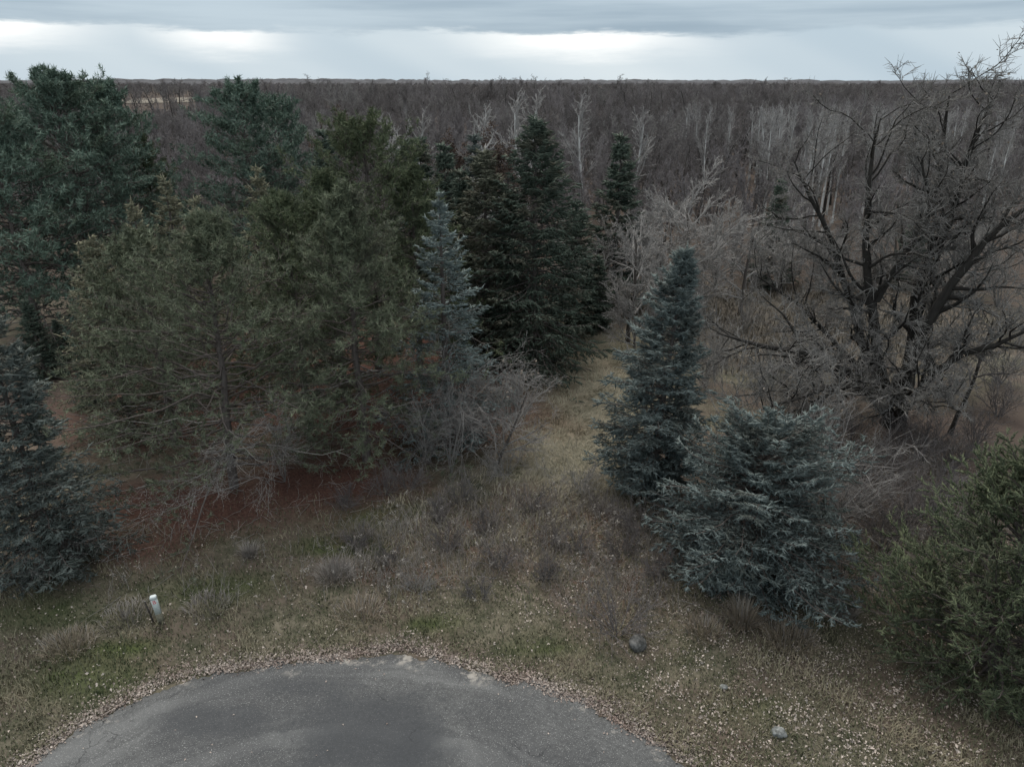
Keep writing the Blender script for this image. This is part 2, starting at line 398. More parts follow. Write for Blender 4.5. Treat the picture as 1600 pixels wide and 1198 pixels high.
# distant pale field beyond the wood
m, n, b = new_mat('distant_stubble_field')
g = n.new('ShaderNodeNewGeometry').outputs['Position']
n.put(b.inputs['Base Color'], n.mix(n.noise(g, 0.03, 4), (0.17, 0.145, 0.112), (0.24, 0.205, 0.16))); b.inputs['Roughness'].default_value = 0.95
fx0, fx1 = at(150, 157, 700)[0], at(305, 157, 700)[0]
fld = Bag(); nn = 24
fa = np.linspace(0, 2 * np.pi, nn, endpoint=False)
ring = np.stack([(fx0 + fx1) / 2 + (fx1 - fx0) * 0.62 * np.sign(np.cos(fa)) * np.abs(np.cos(fa)) ** 0.6, 760 + 120 * np.sign(np.sin(fa)) * np.abs(np.sin(fa)) ** 0.6, np.full(nn, 0.35)], 1)
fld.add(np.concatenate([ring, [[(fx0 + fx1) / 2, 760, 0.5]]]), np.stack([np.arange(nn), (np.arange(nn) + 1) % nn, np.full(nn, nn)], 1), 0.5)
field = obj('field', fld.mesh('field', m)); field['kind'] = 'structure'

# road: cul-de-sac of worn asphalt, 3 cm thick at its ragged edge
m, n, b = new_mat('asphalt')
g = n.new('ShaderNodeNewGeometry').outputs['Position']
sp1 = n.noise(g, 26.0, 3, 0.8); sp2 = n.noise(g, 9.0, 5, 0.75); lg = n.noise(g, 0.55, 4, 0.55, 0.6); lg2 = n.noise(g, 0.21, 3, 0.5, 0.4)
mp = n.new('ShaderNodeMapping'); n.put(mp.inputs[0], g); mp.inputs[1].default_value = (-ROAD_C[0], -ROAD_C[1], 0)
sp_ = n.new('ShaderNodeSeparateXYZ'); n.put(sp_.inputs[0], mp.outputs[0])
rad = n.m('SQRT', n.m('ADD', n.m('MULTIPLY', sp_.outputs[0], sp_.outputs[0]), n.m('MULTIPLY', sp_.outputs[1], sp_.outputs[1])))
ringn = n.noise(n.xyz(n.m('ADD', rad, n.m('MULTIPLY', lg, 0.8)), n.m('MULTIPLY', n.m('ARCTAN2', sp_.outputs[1], sp_.outputs[0]), 0.5), 0.0), 0.9, 4, 0.6)
base = n.mix(n.step(sp2, 0.3, 0.7), (0.076, 0.077, 0.077), (0.126, 0.127, 0.126))
base = n.mix(n.m('MULTIPLY', n.step(ringn, 0.45, 0.57), 0.75), base, (0.165, 0.166, 0.164))
base = n.mix(n.m('MULTIPLY', n.step(lg2, 0.46, 0.57), 0.5), base, (0.060, 0.061, 0.064))
base = n.mix(n.m('MULTIPLY', n.step(lg, 0.58, 0.70), 0.15), base, (0.19, 0.19, 0.19))
base = n.mix(n.m('MULTIPLY', n.step(sp1, 0.57, 0.68), 0.75), base, (0.42, 0.42, 0.41))
base = n.mix(n.m('MULTIPLY', n.step(sp1, 0.42, 0.30), 0.5), base, (0.05, 0.05, 0.052))
dst = n.noise(g, 0.9, 5, 0.65)
for (u_, v_, rx_, ry_, dk_) in ((575, 1150, 2.3, 1.5, 0.75), (340, 1125, 1.9, 0.55, 0.6), (480, 1075, 1.5, 0.35, 0.45), (660, 1190, 1.0, 1.2, 0.5)):
    c_ = gp(u_, v_); sg = n.new('ShaderNodeSeparateXYZ'); n.put(sg.inputs[0], g)
    ex = n.m('DIVIDE', n.m('SUBTRACT', sg.outputs[0], float(c_[0])), rx_); ey = n.m('DIVIDE', n.m('SUBTRACT', sg.outputs[1], float(c_[1])), ry_)
    q_ = n.m('ADD', n.m('SQRT', n.m('ADD', n.m('MULTIPLY', ex, ex), n.m('MULTIPLY', ey, ey))), n.m('MULTIPLY', n.m('SUBTRACT', dst, 0.5), 1.6))
    base = n.mix(n.m('MULTIPLY', n.step(q_, 1.45, 0.45), dk_), base, n.mix(sp2, (0.040, 0.043, 0.047), (0.072, 0.075, 0.080)))
vo = n.new('ShaderNodeTexVoronoi', feature='DISTANCE_TO_EDGE'); vo.inputs['Scale'].default_value = 0.42
wv = n.new('ShaderNodeVectorMath', operation='ADD'); nv = n.new('ShaderNodeTexNoise'); nv.inputs['Scale'].default_value = 1.6; nv.inputs['Detail'].default_value = 5; n.put(nv.inputs['Vector'], g)
n.put(wv.inputs[0], g); n.put(wv.inputs[1], nv.outputs[1]); n.put(vo.inputs['Vector'], wv.outputs[0])
base = n.mix(n.m('MULTIPLY', n.m('MULTIPLY', n.step(vo.outputs['Distance'], 0.008, 0.002), 0.6), n.step(lg, 0.5, 0.62)), base, (0.03, 0.03, 0.032))
edgef = n.m('MULTIPLY', n.attr('edge'), n.step(n.noise(g, 1.1, 6, 0.75), 0.53, 0.66))
base = n.mix(edgef, base, n.mix(sp2, (0.26, 0.24, 0.215), (0.44, 0.41, 0.37)))
n.put(b.inputs['Base Color'], base); b.inputs['Roughness'].default_value = 0.85; b.inputs['Specular IOR Level'].default_value = 0.3
bp = n.new('ShaderNodeBump'); bp.inputs[0].default_value = 0.5; bp.inputs[1].default_value = 0.02; n.put(bp.inputs[2], sp1); n.put(b.inputs['Normal'], bp.outputs[0])
M['asphalt'] = m
rng = np.random.default_rng(5)
nth = 700
et = np.arctan2(ROAD_XY[:, 0] - ROAD_C[0], ROAD_XY[:, 1] - ROAD_C[1]); er = np.hypot(ROAD_XY[:, 0] - ROAD_C[0], ROAD_XY[:, 1] - ROAD_C[1]); oo = np.argsort(et)
th = np.linspace(-np.pi, np.pi, nth, endpoint=False)
jag = np.convolve(rng.normal(0, 0.17, nth + 4), np.ones(5) / 5, 'valid')[:nth] + rng.normal(0, 0.035, nth)
rr = np.interp(th, et[oo], er[oo], left=ROAD_R, right=ROAD_R) + jag
fr = np.array([0.0, 0.3, 0.6, 0.8, 0.9, 0.945, 0.975, 1.0])
V = []; E = []
for q in fr:
    V.append(np.stack([ROAD_C[0] + rr * q * np.sin(th), ROAD_C[1] + rr * q * np.cos(th), np.full(nth, 0.03)], 1)); E.append(np.full(nth, np.clip((q - 0.955) / 0.02, 0, 1)))
V.append(np.stack([ROAD_C[0] + (rr + 0.02) * np.sin(th), ROAD_C[1] + (rr + 0.02) * np.cos(th), np.full(nth, -0.06)], 1)); E.append(np.ones(nth))
V = np.concatenate(V); E = np.concatenate(E); nr = len(fr) + 1
i = np.arange(nr * nth).reshape(nr, nth); i2 = np.roll(i, -1, 1)
T = np.concatenate([np.stack([i[:-1], i[1:], i2[1:]], -1).reshape(-1, 3), np.stack([i[:-1], i2[1:], i2[:-1]], -1).reshape(-1, 3)])
rb = Bag(); rb.add(V, T, 0.5); rme = rb.mesh('road', M['asphalt'])
a = rme.attributes.new('edge', 'FLOAT', 'POINT'); a.data.foreach_set('value', E.astype('f4'))
road = obj('road', rme); road['kind'] = 'structure'

# far low rises that carry the horizon
m, n, b = new_mat('wooded_rise')
g = n.new('ShaderNodeNewGeometry').outputs['Position']
n.put(b.inputs['Base Color'], n.mix(n.noise(g, 0.02, 5, 0.7), (0.070, 0.070, 0.076), (0.120, 0.116, 0.122))); b.inputs['Roughness'].default_value = 1.0
for dist, hgt, seed in ((3300, 15, 1), (4700, 19, 2), (6400, 27, 3)):
    rg = np.random.default_rng(seed); nx = 700
    X = np.linspace(-dist * 1.0, dist * 1.0, nx)
    top = hgt + hgt * 0.22 * (np.sin(X / dist * 5 + seed) + np.sin(X / dist * 13 + seed * 2) * 0.6) + np.convolve(rg.normal(0, 2.0, nx + 8), np.ones(4) / 4, 'valid')[:nx] * 4.0
    prof = [(0, 0.0), (40, 0.8), (160, 1.0), (500, 0.7), (900, 0.0)]
    V = np.concatenate([np.stack([X, np.full(nx, dist + dy) - X ** 2 / dist * 0.25, top * q - 0.5], 1) for dy, q in prof])
    i = np.arange(len(prof) * nx).reshape(len(prof), nx)
    T = np.concatenate([np.stack([i[:-1, :-1], i[:-1, 1:], i[1:, 1:]], -1).reshape(-1, 3), np.stack([i[:-1, :-1], i[1:, 1:], i[1:, :-1]], -1).reshape(-1, 3)])
    hb = Bag(); hb.add(V, T, 0.5); h = obj('hills', hb.mesh('hills', m)); h['kind'] = 'structure'

# ------------------------------------------------------------------ plant growers
def grow(rng, S, D, L, r0, r1, k, wander, trop):
    """polylines from S along D, wandering, pulled up (trop > 0) or down"""
    n_ = len(S); P = np.empty((n_, k + 1, 3)); P[:, 0] = S; d = unit(D)
    for j in range(k):
        d = unit(d + rng.normal(0, wander, (n_, 3)) + np.array([0, 0, trop]))
        P[:, j + 1] = P[:, j] + d * (L / k)[:, None]
    s = np.linspace(0, 1, k + 1)[None]
    R = r0[:, None] * (1 - s) ** 0.8 + r1[:, None] * s if np.ndim(r1) else r0[:, None] * (1 - s) ** 0.8 + r1 * s
    return P, R, L

def kids(rng, P, R, L, m_, smin, ang, sd, ratio, smax=1.0, keep=0.45):
    n_, k1, _ = P.shape; k = k1 - 1
    s = smin + (smax - smin) * (np.arange(m_)[None] + rng.random((n_, m_))) / m_
    s = np.clip(s, 0, 0.999); j = (s * k).astype(int); f = (s * k - j)[..., None]
    I = np.arange(n_)[:, None]
    A, B = P[I, j], P[I, j + 1]
    S = A * (1 - f) + B * f; t = unit(B - A)
    p = perp(t, rng); a = np.radians(rng.normal(ang, sd, (n_, m_)))[..., None]
    D = np.cos(a) * t + np.sin(a) * p
    r = R[I, j] * (1 - f[..., 0]) + R[I, j + 1] * f[..., 0]
    Lk = L[:, None] * ratio * (1 - keep * s) * rng.uniform(0.6, 1.25, (n_, m_))
    return S.reshape(-1, 3), D.reshape(-1, 3), Lk.ravel(), r.ravel(), s.ravel()

def bare_tree(seed, H, r0, spec, rmin=0.006, lean=(0, 0), trunk_len=0.75, k0=9, wander0=0.05, leafy=0, tip=0.25):
    """returns (wood bag: trunk, wood bag: limbs and twigs, leaf bag)"""
    rng = np.random.default_rng(seed)
    tb, cb, lb = Bag(), Bag(), Bag()
    P, R, L = grow(rng, np.zeros((1, 3)) - [[0, 0, 0.2]], np.array([[lean[0], lean[1], 1.0]]), np.array([H * trunk_len]), np.array([r0]), r0 * tip, k0, wander0, 0.03)
    R[:, 0] *= 1.35
    tubes(tb, P, R, 8, 0.5)
    lv = len(spec)
    for q, sp in enumerate(spec):
        S, D, Lk, r, s = kids(rng, P, R, L, sp['m'], sp.get('s', 0.25), sp.get('a', 45), sp.get('sd', 12), sp.get('q', 0.6), 1.0, sp.get('keep', 0.45))
        D = unit(D + np.array([0, 0, sp.get('up', 0.0)]))
        rk = np.maximum(r * sp.get('rr', 0.62), rmin)
        P, R, L = grow(rng, S, D, Lk, rk, rmin * (0.8 if q < lv - 1 else 0.35), sp.get('k', 4), sp.get('w', 0.16), sp.get('t', 0.03))
        tubes(cb, P, R, 6 if q == 0 else (4 if q == 1 else 3), rng.random(len(P)))
    if leafy:
        S = P[rng.integers(0, len(P), leafy), -1] + rng.normal(0, 0.10, (leafy, 3))
        leaves(lb, S, unit(rng.normal(size=(leafy, 3)) + [0, 0, 0.4]), rng.uniform(0.10, 0.19, leafy), rng.random(leafy), rng)
    return tb, cb, lb

def spruce(seed, H, R, nb, ms, ts, droop=0.12, rise=0.05, t0=0.04, shoot=0.20, wid=0.055, flat=0.35, hang=0.15, prof=0.8, ragged=0.25, lean=(0, 0), sec=0.42, gap=None, base_in=0.05):
    """whorled conifer: trunk, boughs, shoots covered in needles"""
    rng = np.random.default_rng(seed)
    tb, bb, nb_ = Bag(), Bag(), Bag()
    lean = np.array([lean[0], lean[1], 0.0])
    k0 = 10; s = np.linspace(0, 1, k0)
    base_r = 0.017 * H + 0.02
    P0 = s[:, None] * np.array([0, 0, H]) + (s ** 1.4)[:, None] * lean
    tubes(tb, P0[None], (base_r * (1 - s) + 0.012)[None], 8, 0.5)
    n_ = nb
    u_ = (np.arange(n_) + rng.random(n_)) / n_
    t = t0 + (0.985 - t0) * (1 - (1 - u_) ** 0.78)
    nw = max(8, int(n_ / 7)); tq = t0 + (np.floor((t - t0) / (1 - t0) * nw) + 0.5) / nw * (1 - t0)
    t = np.where(rng.random(n_) < 0.7, tq + rng.normal(0, 0.006, n_), t)
    t = np.clip(t, t0, 0.985)
    azm = np.arange(n_) * 2.39996 + rng.normal(0, 0.35, n_)
    lobes = 1 + ragged * 0.6 * np.sin(azm * 2 + t * 9 + seed) + ragged * rng.normal(0, 0.6, n_)
    Lb = np.maximum(R * (1 - t) ** prof * np.clip(lobes, 0.4, 1.45), 0.16 + 0.10 * rng.random(n_)) * np.clip(0.5 + 0.5 * (t - t0) / base_in, 0.5, 1)
    if gap is not None:      # a side with thin growth
        gd = np.cos(azm - gap[0]); Lb = Lb * np.where(gd > 0.2, gap[1], 1.0)
    eb = np.radians(-8 + 55 * t ** 2.2) + rng.normal(0, 0.10, n_) + rise
    h = np.stack([np.cos(azm), np.sin(azm), np.zeros(n_)], 1)
    k = 6; ss = np.linspace(0, 1, k)[None, :, None]
    org = t[:, None] * np.array([0, 0, H]) + (t ** 1.4)[:, None] * lean
    Pb = org[:, None, :] + Lb[:, None, None] * (ss * (np.cos(eb)[:, None, None] * h[:, None, :]) + np.array([0, 0, 1.0]) * (ss * np.sin(eb)[:, None, None] - droop * 1.6 * ss ** 1.5 * (1 - t)[:, None, None] + droop * 1.1 * ss ** 3))
    Pb[:, 1:] += rng.normal(0, 0.02, (n_, k - 1, 3)) * Lb[:, None, None]
    rb = (0.008 + 0.011 * Lb)[:, None] * (1 - 0.85 * ss[..., 0])
    tubes(bb, Pb, rb, 4, rng.random(n_))
    # side shoots
    s2 = 0.26 + 0.74 * (np.arange(ms)[None] + rng.random((n_, ms))) / ms
    j = np.clip((s2 * (k - 1)).astype(int), 0, k - 2); f = (s2 * (k - 1) - j)[..., None]; I = np.arange(n_)[:, None]
    A, B = Pb[I, j], Pb[I, j + 1]; S = A + (B - A) * f; tg = unit(B - A)
    side = unit(np.cross(tg, np.array([0, 0, 1.0]))) * np.where(np.arange(ms) % 2 == 0, 1, -1)[None, :, None]
    a2 = np.radians(rng.normal(48, 12, (n_, ms)))[..., None]
    D2 = unit(np.cos(a2) * tg + np.sin(a2) * side + np.array([0, 0, 1.0]) * (rng.normal(0, flat * 0.5, (n_, ms))[..., None] - hang))
    L2 = np.clip(Lb[:, None] * sec * (1.02 - s2 * 0.75) * rng.uniform(0.65, 1.2, (n_, ms)), shoot * 0.8, 1.6)
    S = S.reshape(-1, 3); D2 = D2.reshape(-1, 3); L2 = L2.ravel()
    ntw = len(S)
    needles(bb, S, D2, L2 * 0.9, 0.014, 0.4, rng)
    # needle shoots along every side shoot
    s3 = (np.arange(ts)[None] + rng.random((ntw, ts))) / ts
    B3 = S[:, None] + D2[:, None] * (L2[:, None] * s3)[..., None]
    sd3 = unit(np.cross(D2, np.array([0, 0, 1.0])) + 1e-6)[:, None, :] * np.where(np.arange(ts) % 2 == 0, 1, -1)[None, :, None]
    D3 = unit(D2[:, None] * 0.9 + sd3 * rng.uniform(0.4, 1.0, (ntw, ts, 1)) + rng.normal(0, flat, (ntw, ts, 3)) + np.array([0, 0, 0.15 - hang]))
    tone = np.clip(rng.normal(0.5, 0.2, (n_, ms)).ravel()[:, None] + rng.normal(0, 0.16, (ntw, ts)), 0, 1)
    cones(nb_, B3.reshape(-1, 3), D3.reshape(-1, 3), shoot * rng.lognormal(-0.05, 0.33, ntw * ts), wid * rng.uniform(0.8, 1.3, ntw * ts), tone.ravel(), rng)
    # each side shoot's own brush
    cones(nb_, S + D2 * (L2 * 0.72)[:, None], D2, L2 * 0.28 + shoot * 0.5, wid * 1.1, tone.mean(1), rng)
    # leader
    zl = np.linspace(0.9, 1.0, 14)
    for z_ in zl:
        q = P0[-1] * 0 + np.array([0, 0, H * z_]) + lean * z_ ** 1.4
        az3 = rng.random(5) * 6.28; d3 = np.stack([np.cos(az3), np.sin(az3), np.full(5, 0.7)], 1)
        cones(nb_, np.repeat(q[None], 5, 0), unit(d3), (0.12 + (1 - z_) * 2.2) * np.ones(5), wid, rng.random(5), rng)
    cones(nb_, np.array([[0, 0, H]]) + lean - [[0, 0, 0.1]], np.array([[0, 0, 1.0]]), np.array([0.45]), wid * 1.1, 0.6, rng)
    return tb, bb, nb_

def pine(seed, H, R, nb, ms, nt=2, nn=15, nl=0.19, nw=0.022, t0=0.30, crown=0.9, dead=26, plate=False, lean=(0, 0), rise=0.30, ragged=0.3, top=0.35, upt=0.35, low=0.0):
    """open pine: trunk, boughs turning up at their ends, tufts of long needles, dead lower boughs"""
    rng = np.random.default_rng(seed)
    tb, bb, db, nb_ = Bag(), Bag(), Bag(), Bag()
    lean = np.array([lean[0], lean[1], 0.0]); k0 = 12; s = np.linspace(0, 1, k0)
    bend = np.cumsum(rng.normal(0, 0.05, (k0, 2)), 0); bend -= bend[0]
    P0 = s[:, None] * np.array([0, 0, H * 0.97]) + s[:, None] * lean; P0[:, :2] += bend * (H / 13)
    tubes(tb, P0[None], ((0.014 * H + 0.02) * (1 - s) + 0.025)[None], 9, 0.5)
    def on_trunk(t):
        return np.stack([np.interp(t, s, P0[:, c_]) for c_ in range(3)], 1)
    def boughs(n_, t, Lb, eb, curl, k=7):
        azm = np.arange(n_) * 2.39996 + rng.normal(0, 0.5, n_)
        h = np.stack([np.cos(azm), np.sin(azm), np.zeros(n_)], 1); ss = np.linspace(0, 1, k)[None, :, None]
        Pb = on_trunk(t)[:, None] + Lb[:, None, None] * (ss * np.cos(eb)[:, None, None] * h[:, None] + np.array([0, 0, 1.0]) * (ss * np.sin(eb)[:, None, None] + curl[:, None, None] * ss ** 2))
        wv = np.cumsum(rng.normal(0, 0.035, (n_, k, 3)), 1); wv[:, 0] = 0
        return Pb + wv * Lb[:, None, None]
    u_ = (np.arange(nb) + rng.random(nb)) / nb
    t = t0 + (0.99 - t0) * u_ ** 0.9
    x = (t - t0) / (1 - t0)
    shape = (np.clip(1.0 - x, 0, 1) ** crown) * (0.72 + 0.28 * np.clip(x / 0.25, 0, 1)) + top * 0.25 * (1 - x)
    Lb = np.maximum(R * shape * (1 + ragged * rng.normal(0, 0.55, nb)), 0.5)
    eb = np.radians(-6 + 62 * x ** 1.5) + rng.normal(0, 0.12, nb) * 1.0
    if plate: eb = np.radians(2 + 45 * x ** 2.0) + rng.normal(0, 0.09, nb)
    Pb = boughs(nb, t, Lb, eb, (rise if not plate else rise * 0.5) * (np.clip(x * 1.5, 0, 1) - low) * rng.uniform(0.3, 1.2, nb))
    k = Pb.shape[1]; sk = np.linspace(0, 1, k)[None]
    tubes(bb, Pb, (0.010 + 0.008 * Lb)[:, None] * (1 - 0.85 * sk), 4, rng.random(nb))
    # secondaries
    s2 = 0.22 + 0.78 * ((np.arange(ms)[None] + rng.random((nb, ms))) / ms) ** 0.8
    s2 = np.clip(s2, 0, 0.999); j = (s2 * (k - 1)).astype(int); f = (s2 * (k - 1) - j)[..., None]; I = np.arange(nb)[:, None]
    A, B = Pb[I, j], Pb[I, j + 1]; S = A + (B - A) * f; tg = unit(B - A)
    side = unit(np.cross(tg, np.array([0, 0, 1.0]))) * np.where(np.arange(ms) % 2 == 0, 1, -1)[None, :, None]
    a2 = np.radians(rng.normal(46, 16, (nb, ms)))[..., None]
    D2 = unit(np.cos(a2) * tg + np.sin(a2) * side + np.array([0, 0, 1.0]) * (rng.normal(0.12, 0.12 if plate else 0.34, (nb, ms))[..., None]))
    L2 = np.clip(Lb[:, None] * 0.36 * (1.1 - s2 * 0.7) * rng.uniform(0.5, 1.3, (nb, ms)), 0.25, 1.7)
    S = S.reshape(-1, 3); D2 = D2.reshape(-1, 3); L2 = L2.ravel()
    P2, R2, _ = grow(rng, S, D2, L2, 0.006 + 0.006 * L2, 0.004, 2, 0.14, 0.10 if not plate else 0.03)
    tubes(bb, P2, R2, 3, rng.random(len(P2)))
    # tufts: at the tip and back along the outer half
    C, Dt = [], []
    for q in range(nt):
        fq = 1.0 - q * (0.62 / max(nt, 1)) - rng.random(len(P2)) * 0.15
        fq = np.clip(fq, 0.05, 0.999); jj = (fq * 2).astype(int); ff = (fq * 2 - jj)[:, None]; II = np.arange(len(P2))
        A, B = P2[II, jj], P2[II, jj + 1]; c_ = A + (B - A) * ff; d_ = unit(B - A)
        if q: c_ = c_ + rng.normal(0, 0.10, c_.shape)
        C.append(c_); Dt.append(unit(d_ + np.array([0, 0, upt]) + rng.normal(0, 0.35, d_.shape)))
    C = np.concatenate(C); Dt = np.concatenate(Dt)
    tone = np.clip(rng.normal(0.5, 0.32, len(C)), 0, 1)
    spread = rng.normal(0, 0.75, (len(C), nn, 3))
    D3 = unit(Dt[:, None] * 0.85 + spread)
    B3 = C[:, None] - Dt[:, None] * (rng.random((len(C), nn, 1)) * nl * 0.9)
    needles(nb_, B3.reshape(-1, 3), D3.reshape(-1, 3), nl * rng.uniform(0.7, 1.2, len(C) * nn), nw, np.clip(np.repeat(tone, nn) + rng.normal(0, 0.1, len(C) * nn), 0, 1), rng)
    if dead:
        td = rng.uniform(0.08, max(t0 + 0.22, 0.3), dead)
        Ld = R * rng.uniform(0.30, 0.85, dead)
        Pd = boughs(dead, td, Ld, np.radians(rng.normal(-2, 14, dead)), rng.normal(-0.02, 0.14, dead))
        tubes(db, Pd, (0.007 + 0.007 * Ld)[:, None] * (1 - 0.8 * sk), 4, rng.random(dead))
        S, D, L3, r, _ = kids(rng, Pd, np.full((dead, k), 0.012), Ld, 7, 0.3, 50, 15, 0.32)
        P3, R3, _ = grow(rng, S, D, L3, np.full(len(S), 0.010), 0.004, 2, 0.2, 0.0)
        tubes(db, P3, R3, 3, rng.random(len(P3)))
    return tb, bb, db, nb_

TRI = {}
def count(name, *bags): TRI[name] = TRI.get(name, 0) + sum(b_.ntri() for b_ in bags)

def place(u, v, y):
    """foot of a tree whose tip is seen at (u, v) when it stands y metres out; and its height"""
    p = at(u, v, y); z = float(gz(p[0], p[1]))
    return np.array([p[0], p[1], z]), p[2] - z

def set_conifer(name, label, loc, bags, needle_mat, cat='tree', group=None, rz=0.0, bark_='pinebark'):
    t = thing(name, label, cat, loc, rz, group)
    tr = obj('trunk', bags[0].mesh('trunk', M[bark_], True), t)
    cr = obj('crown', bags[-1].mesh('crown', M[needle_mat]), t)
    obj('branches', bags[1].mesh('branches', M[bark_]), cr)
    if len(bags) == 4 and bags[2].n: obj('dead_branches', bags[2].mesh('dead_branches', M['deadwood']), tr)
    count(name, *bags)
    return t

def copy_tree(o, loc, rz, scale, label=None, group=None, parent=None):
    c_ = o.copy(); COL.objects.link(c_)
    if parent is None:
        c_.location = loc; c_.rotation_euler = (0, 0, rz); c_.scale = scale
        if label: c_['label'] = label
        if group: c_['group'] = group
    else:
        c_.parent = parent
    for ch in list(o.children): copy_tree(ch, None, None, None, parent=c_)
    return c_

# ------------------------------------------------------------------ conifers of the grove
# -- spruces: (tip u, tip v, distance, radius, material, name, label, extra)
def put_spruce(u, v, y, R, mat, name, label, seed, base_u=None, nb=150, ms=12, ts=5, **kw):
    loc, H = place(u, v, y)
    if base_u is not None:
        x0 = (base_u[0] - 800) / F; q = gp(*base_u); kw['lean'] = (loc[0] - q[0], 0.0); loc = np.array([q[0], y, float(gz(q[0], y))])
    b_ = spruce(seed, H, R, nb, ms, ts, **kw)
    return set_conifer(name, label, loc, b_, mat)

put_spruce(-34, 478, 22.3, 2.5, 'bluedull', 'blue_spruce', 'blue-grey spruce cut by the left edge of the picture, brush at its foot', 11, nb=220, ms=15, ts=7, droop=0.14, shoot=0.19, wid=0.06, prof=0.6)
put_spruce(686, 303, 32.5, 3.5, 'blue', 'blue_spruce', 'pale blue spruce with a slender tip rising from the middle of the grove', 12, nb=190, ms=13, ts=6, droop=0.08, rise=0.10, shoot=0.17, wid=0.06, prof=0.85, ragged=0.3)
put_spruce(1074, 388, 27.5, 3.7, 'bluedark', 'blue_spruce', 'narrow leaning blue spruce beside the grass path, bare on its right side', 13, base_u=(1016, 775), nb=260, ms=17, ts=7, droop=0.06, rise=0.18, shoot=0.19, wid=0.065, prof=0.82, ragged=0.30, gap=(-0.4, 0.72), base_in=0.30, t0=0.04)
put_spruce(1200, 680, 22.2, 4.2, 'bluedark', 'blue_spruce', 'broad bushy blue-green spruce with a ragged rounded top, right of the leaning one', 14, nb=280, ms=18, ts=8, droop=0.12, rise=0.14, shoot=0.17, wid=0.06, prof=0.36, ragged=0.30, t0=0.03, sec=0.34, base_in=0.22)
put_spruce(838, 186, 43.5, 4.9, 'green', 'norway_spruce', 'tallest dark green spruce, standing at the far end of the grass path', 15, nb=230, ms=14, ts=5, droop=0.22, hang=0.35, shoot=0.34, wid=0.10, prof=0.75)
put_spruce(757, 238, 44.5, 4.0, 'brown', 'norway_spruce', 'brown-tinged spruce between the pale blue spruce and the tallest dark one', 16, nb=180, ms=12, ts=5, droop=0.20, hang=0.35, shoot=0.34, wid=0.10, prof=0.7)
put_spruce(140, 374, 34, 3.3, 'tan', 'norway_spruce', 'yellowish spruce on the left with a pointed top above the white pine shade', 17, nb=190, ms=13, ts=5, droop=0.18, hang=0.3, shoot=0.2, wid=0.055, prof=0.75)
put_spruce(255, 277, 46, 2.6, 'tan', 'norway_spruce', 'tan-tipped spruce in front of the gap between the two white pine clumps', 18, nb=120, ms=10, ts=4, droop=0.18, hang=0.3, shoot=0.26, wid=0.075)
put_spruce(400, 262, 46, 2.8, 'tan', 'norway_spruce', 'tan-tipped spruce in front of the second white pine clump', 19, nb=120, ms=10, ts=4, droop=0.18, hang=0.3, shoot=0.26, wid=0.075)
put_spruce(205, 314, 41, 2.3, 'tan', 'norway_spruce', 'small straw-coloured spruce tip right of the big left white pine', 20, nb=110, ms=10, ts=4, droop=0.18, hang=0.3, shoot=0.24, wid=0.07)
put_spruce(303, 312, 40, 2.5, 'tan', 'norway_spruce', 'straw-coloured spruce top just behind the front Scots pines', 21, nb=120, ms=10, ts=4, droop=0.18, hang=0.3, shoot=0.24, wid=0.07)

# -- pines
def put_pine(u, v, y, R, mat, name, label, seed, **kw):
    loc, H = place(u, v, y)
    return set_conifer(name, label, loc, pine(seed, H, R, **kw), mat)

put_pine(292, 335, 28.2, 6.3, 'scotsgrey', 'scots_pine', 'front Scots pine on the left with a bare lower trunk and long dead boughs', 31, nb=140, ms=11, nt=3, nn=11, nl=0.24, nw=0.032, dead=13, t0=0.10, crown=0.75, lean=(0.3, 0), low=0.42)
put_pine(535, 290, 30.8, 4.5, 'scotsgrey', 'scots_pine', 'front Scots pine left of the pale blue spruce, trunk showing below its crown', 32, nb=140, ms=12, nt=3, nn=11, nl=0.24, nw=0.032, dead=13, t0=0.14, crown=0.7, low=0.3)
put_pine(440, 305, 34.5, 5.0, 'scots', 'scots_pine', 'green Scots pine filling the gap between the two front pines', 33, nb=115, ms=11, nt=3, nn=11, nl=0.25, nw=0.034, dead=14, t0=0.18, crown=0.65)
put_pine(205, 365, 32.5, 4.6, 'scotsgrey', 'scots_pine', 'Scots pine behind the front left pine, beside the yellowish spruce', 34, nb=105, ms=11, nt=3, nn=11, nl=0.25, nw=0.034, dead=12, t0=0.15, crown=0.65)
put_pine(562, 196, 42.0, 6.0, 'scots', 'scots_pine', 'tall dense green pine with a domed top behind the front pines', 35, nb=140, ms=11, nt=3, nn=11, nl=0.27, nw=0.041, dead=0, t0=0.15, crown=0.48)
put_pine(640, 262, 42.0, 3.8, 'scots', 'scots_pine', 'green pine at the right shoulder of the tall domed pine', 36, nb=85, ms=10, nt=3, nn=11, nl=0.27, nw=0.041, dead=0, t0=0.15, crown=0.6)
put_pine(505, 262, 38.0, 4.0, 'scots', 'scots_pine', 'olive green pine directly in front of the tall domed pine', 37, nb=95, ms=10, nt=3, nn=11, nl=0.26, nw=0.037, dead=0, t0=0.15, crown=0.7)
wp = dict(plate=True, nn=7, nl=0.36, nw=0.072, upt=0.7)
put_pine(78, 112, 53, 7.4, 'white', 'white_pine', 'tallest white pine at the upper left, its top just over the skyline', 41, nb=180, ms=12, nt=3, dead=8, t0=0.10, crown=0.55, **wp)
put_pine(152, 124, 58, 5.8, 'white', 'white_pine', 'white pine close behind the tallest one, on its right', 42, nb=130, ms=13, nt=3, dead=0, t0=0.1, crown=0.55, **wp)
put_pine(-25, 178, 47, 6.8, 'white', 'white_pine', 'white pine at the left edge with wide tiers of boughs', 43, nb=160, ms=12, nt=3, dead=8, t0=0.10, crown=0.5, **wp)
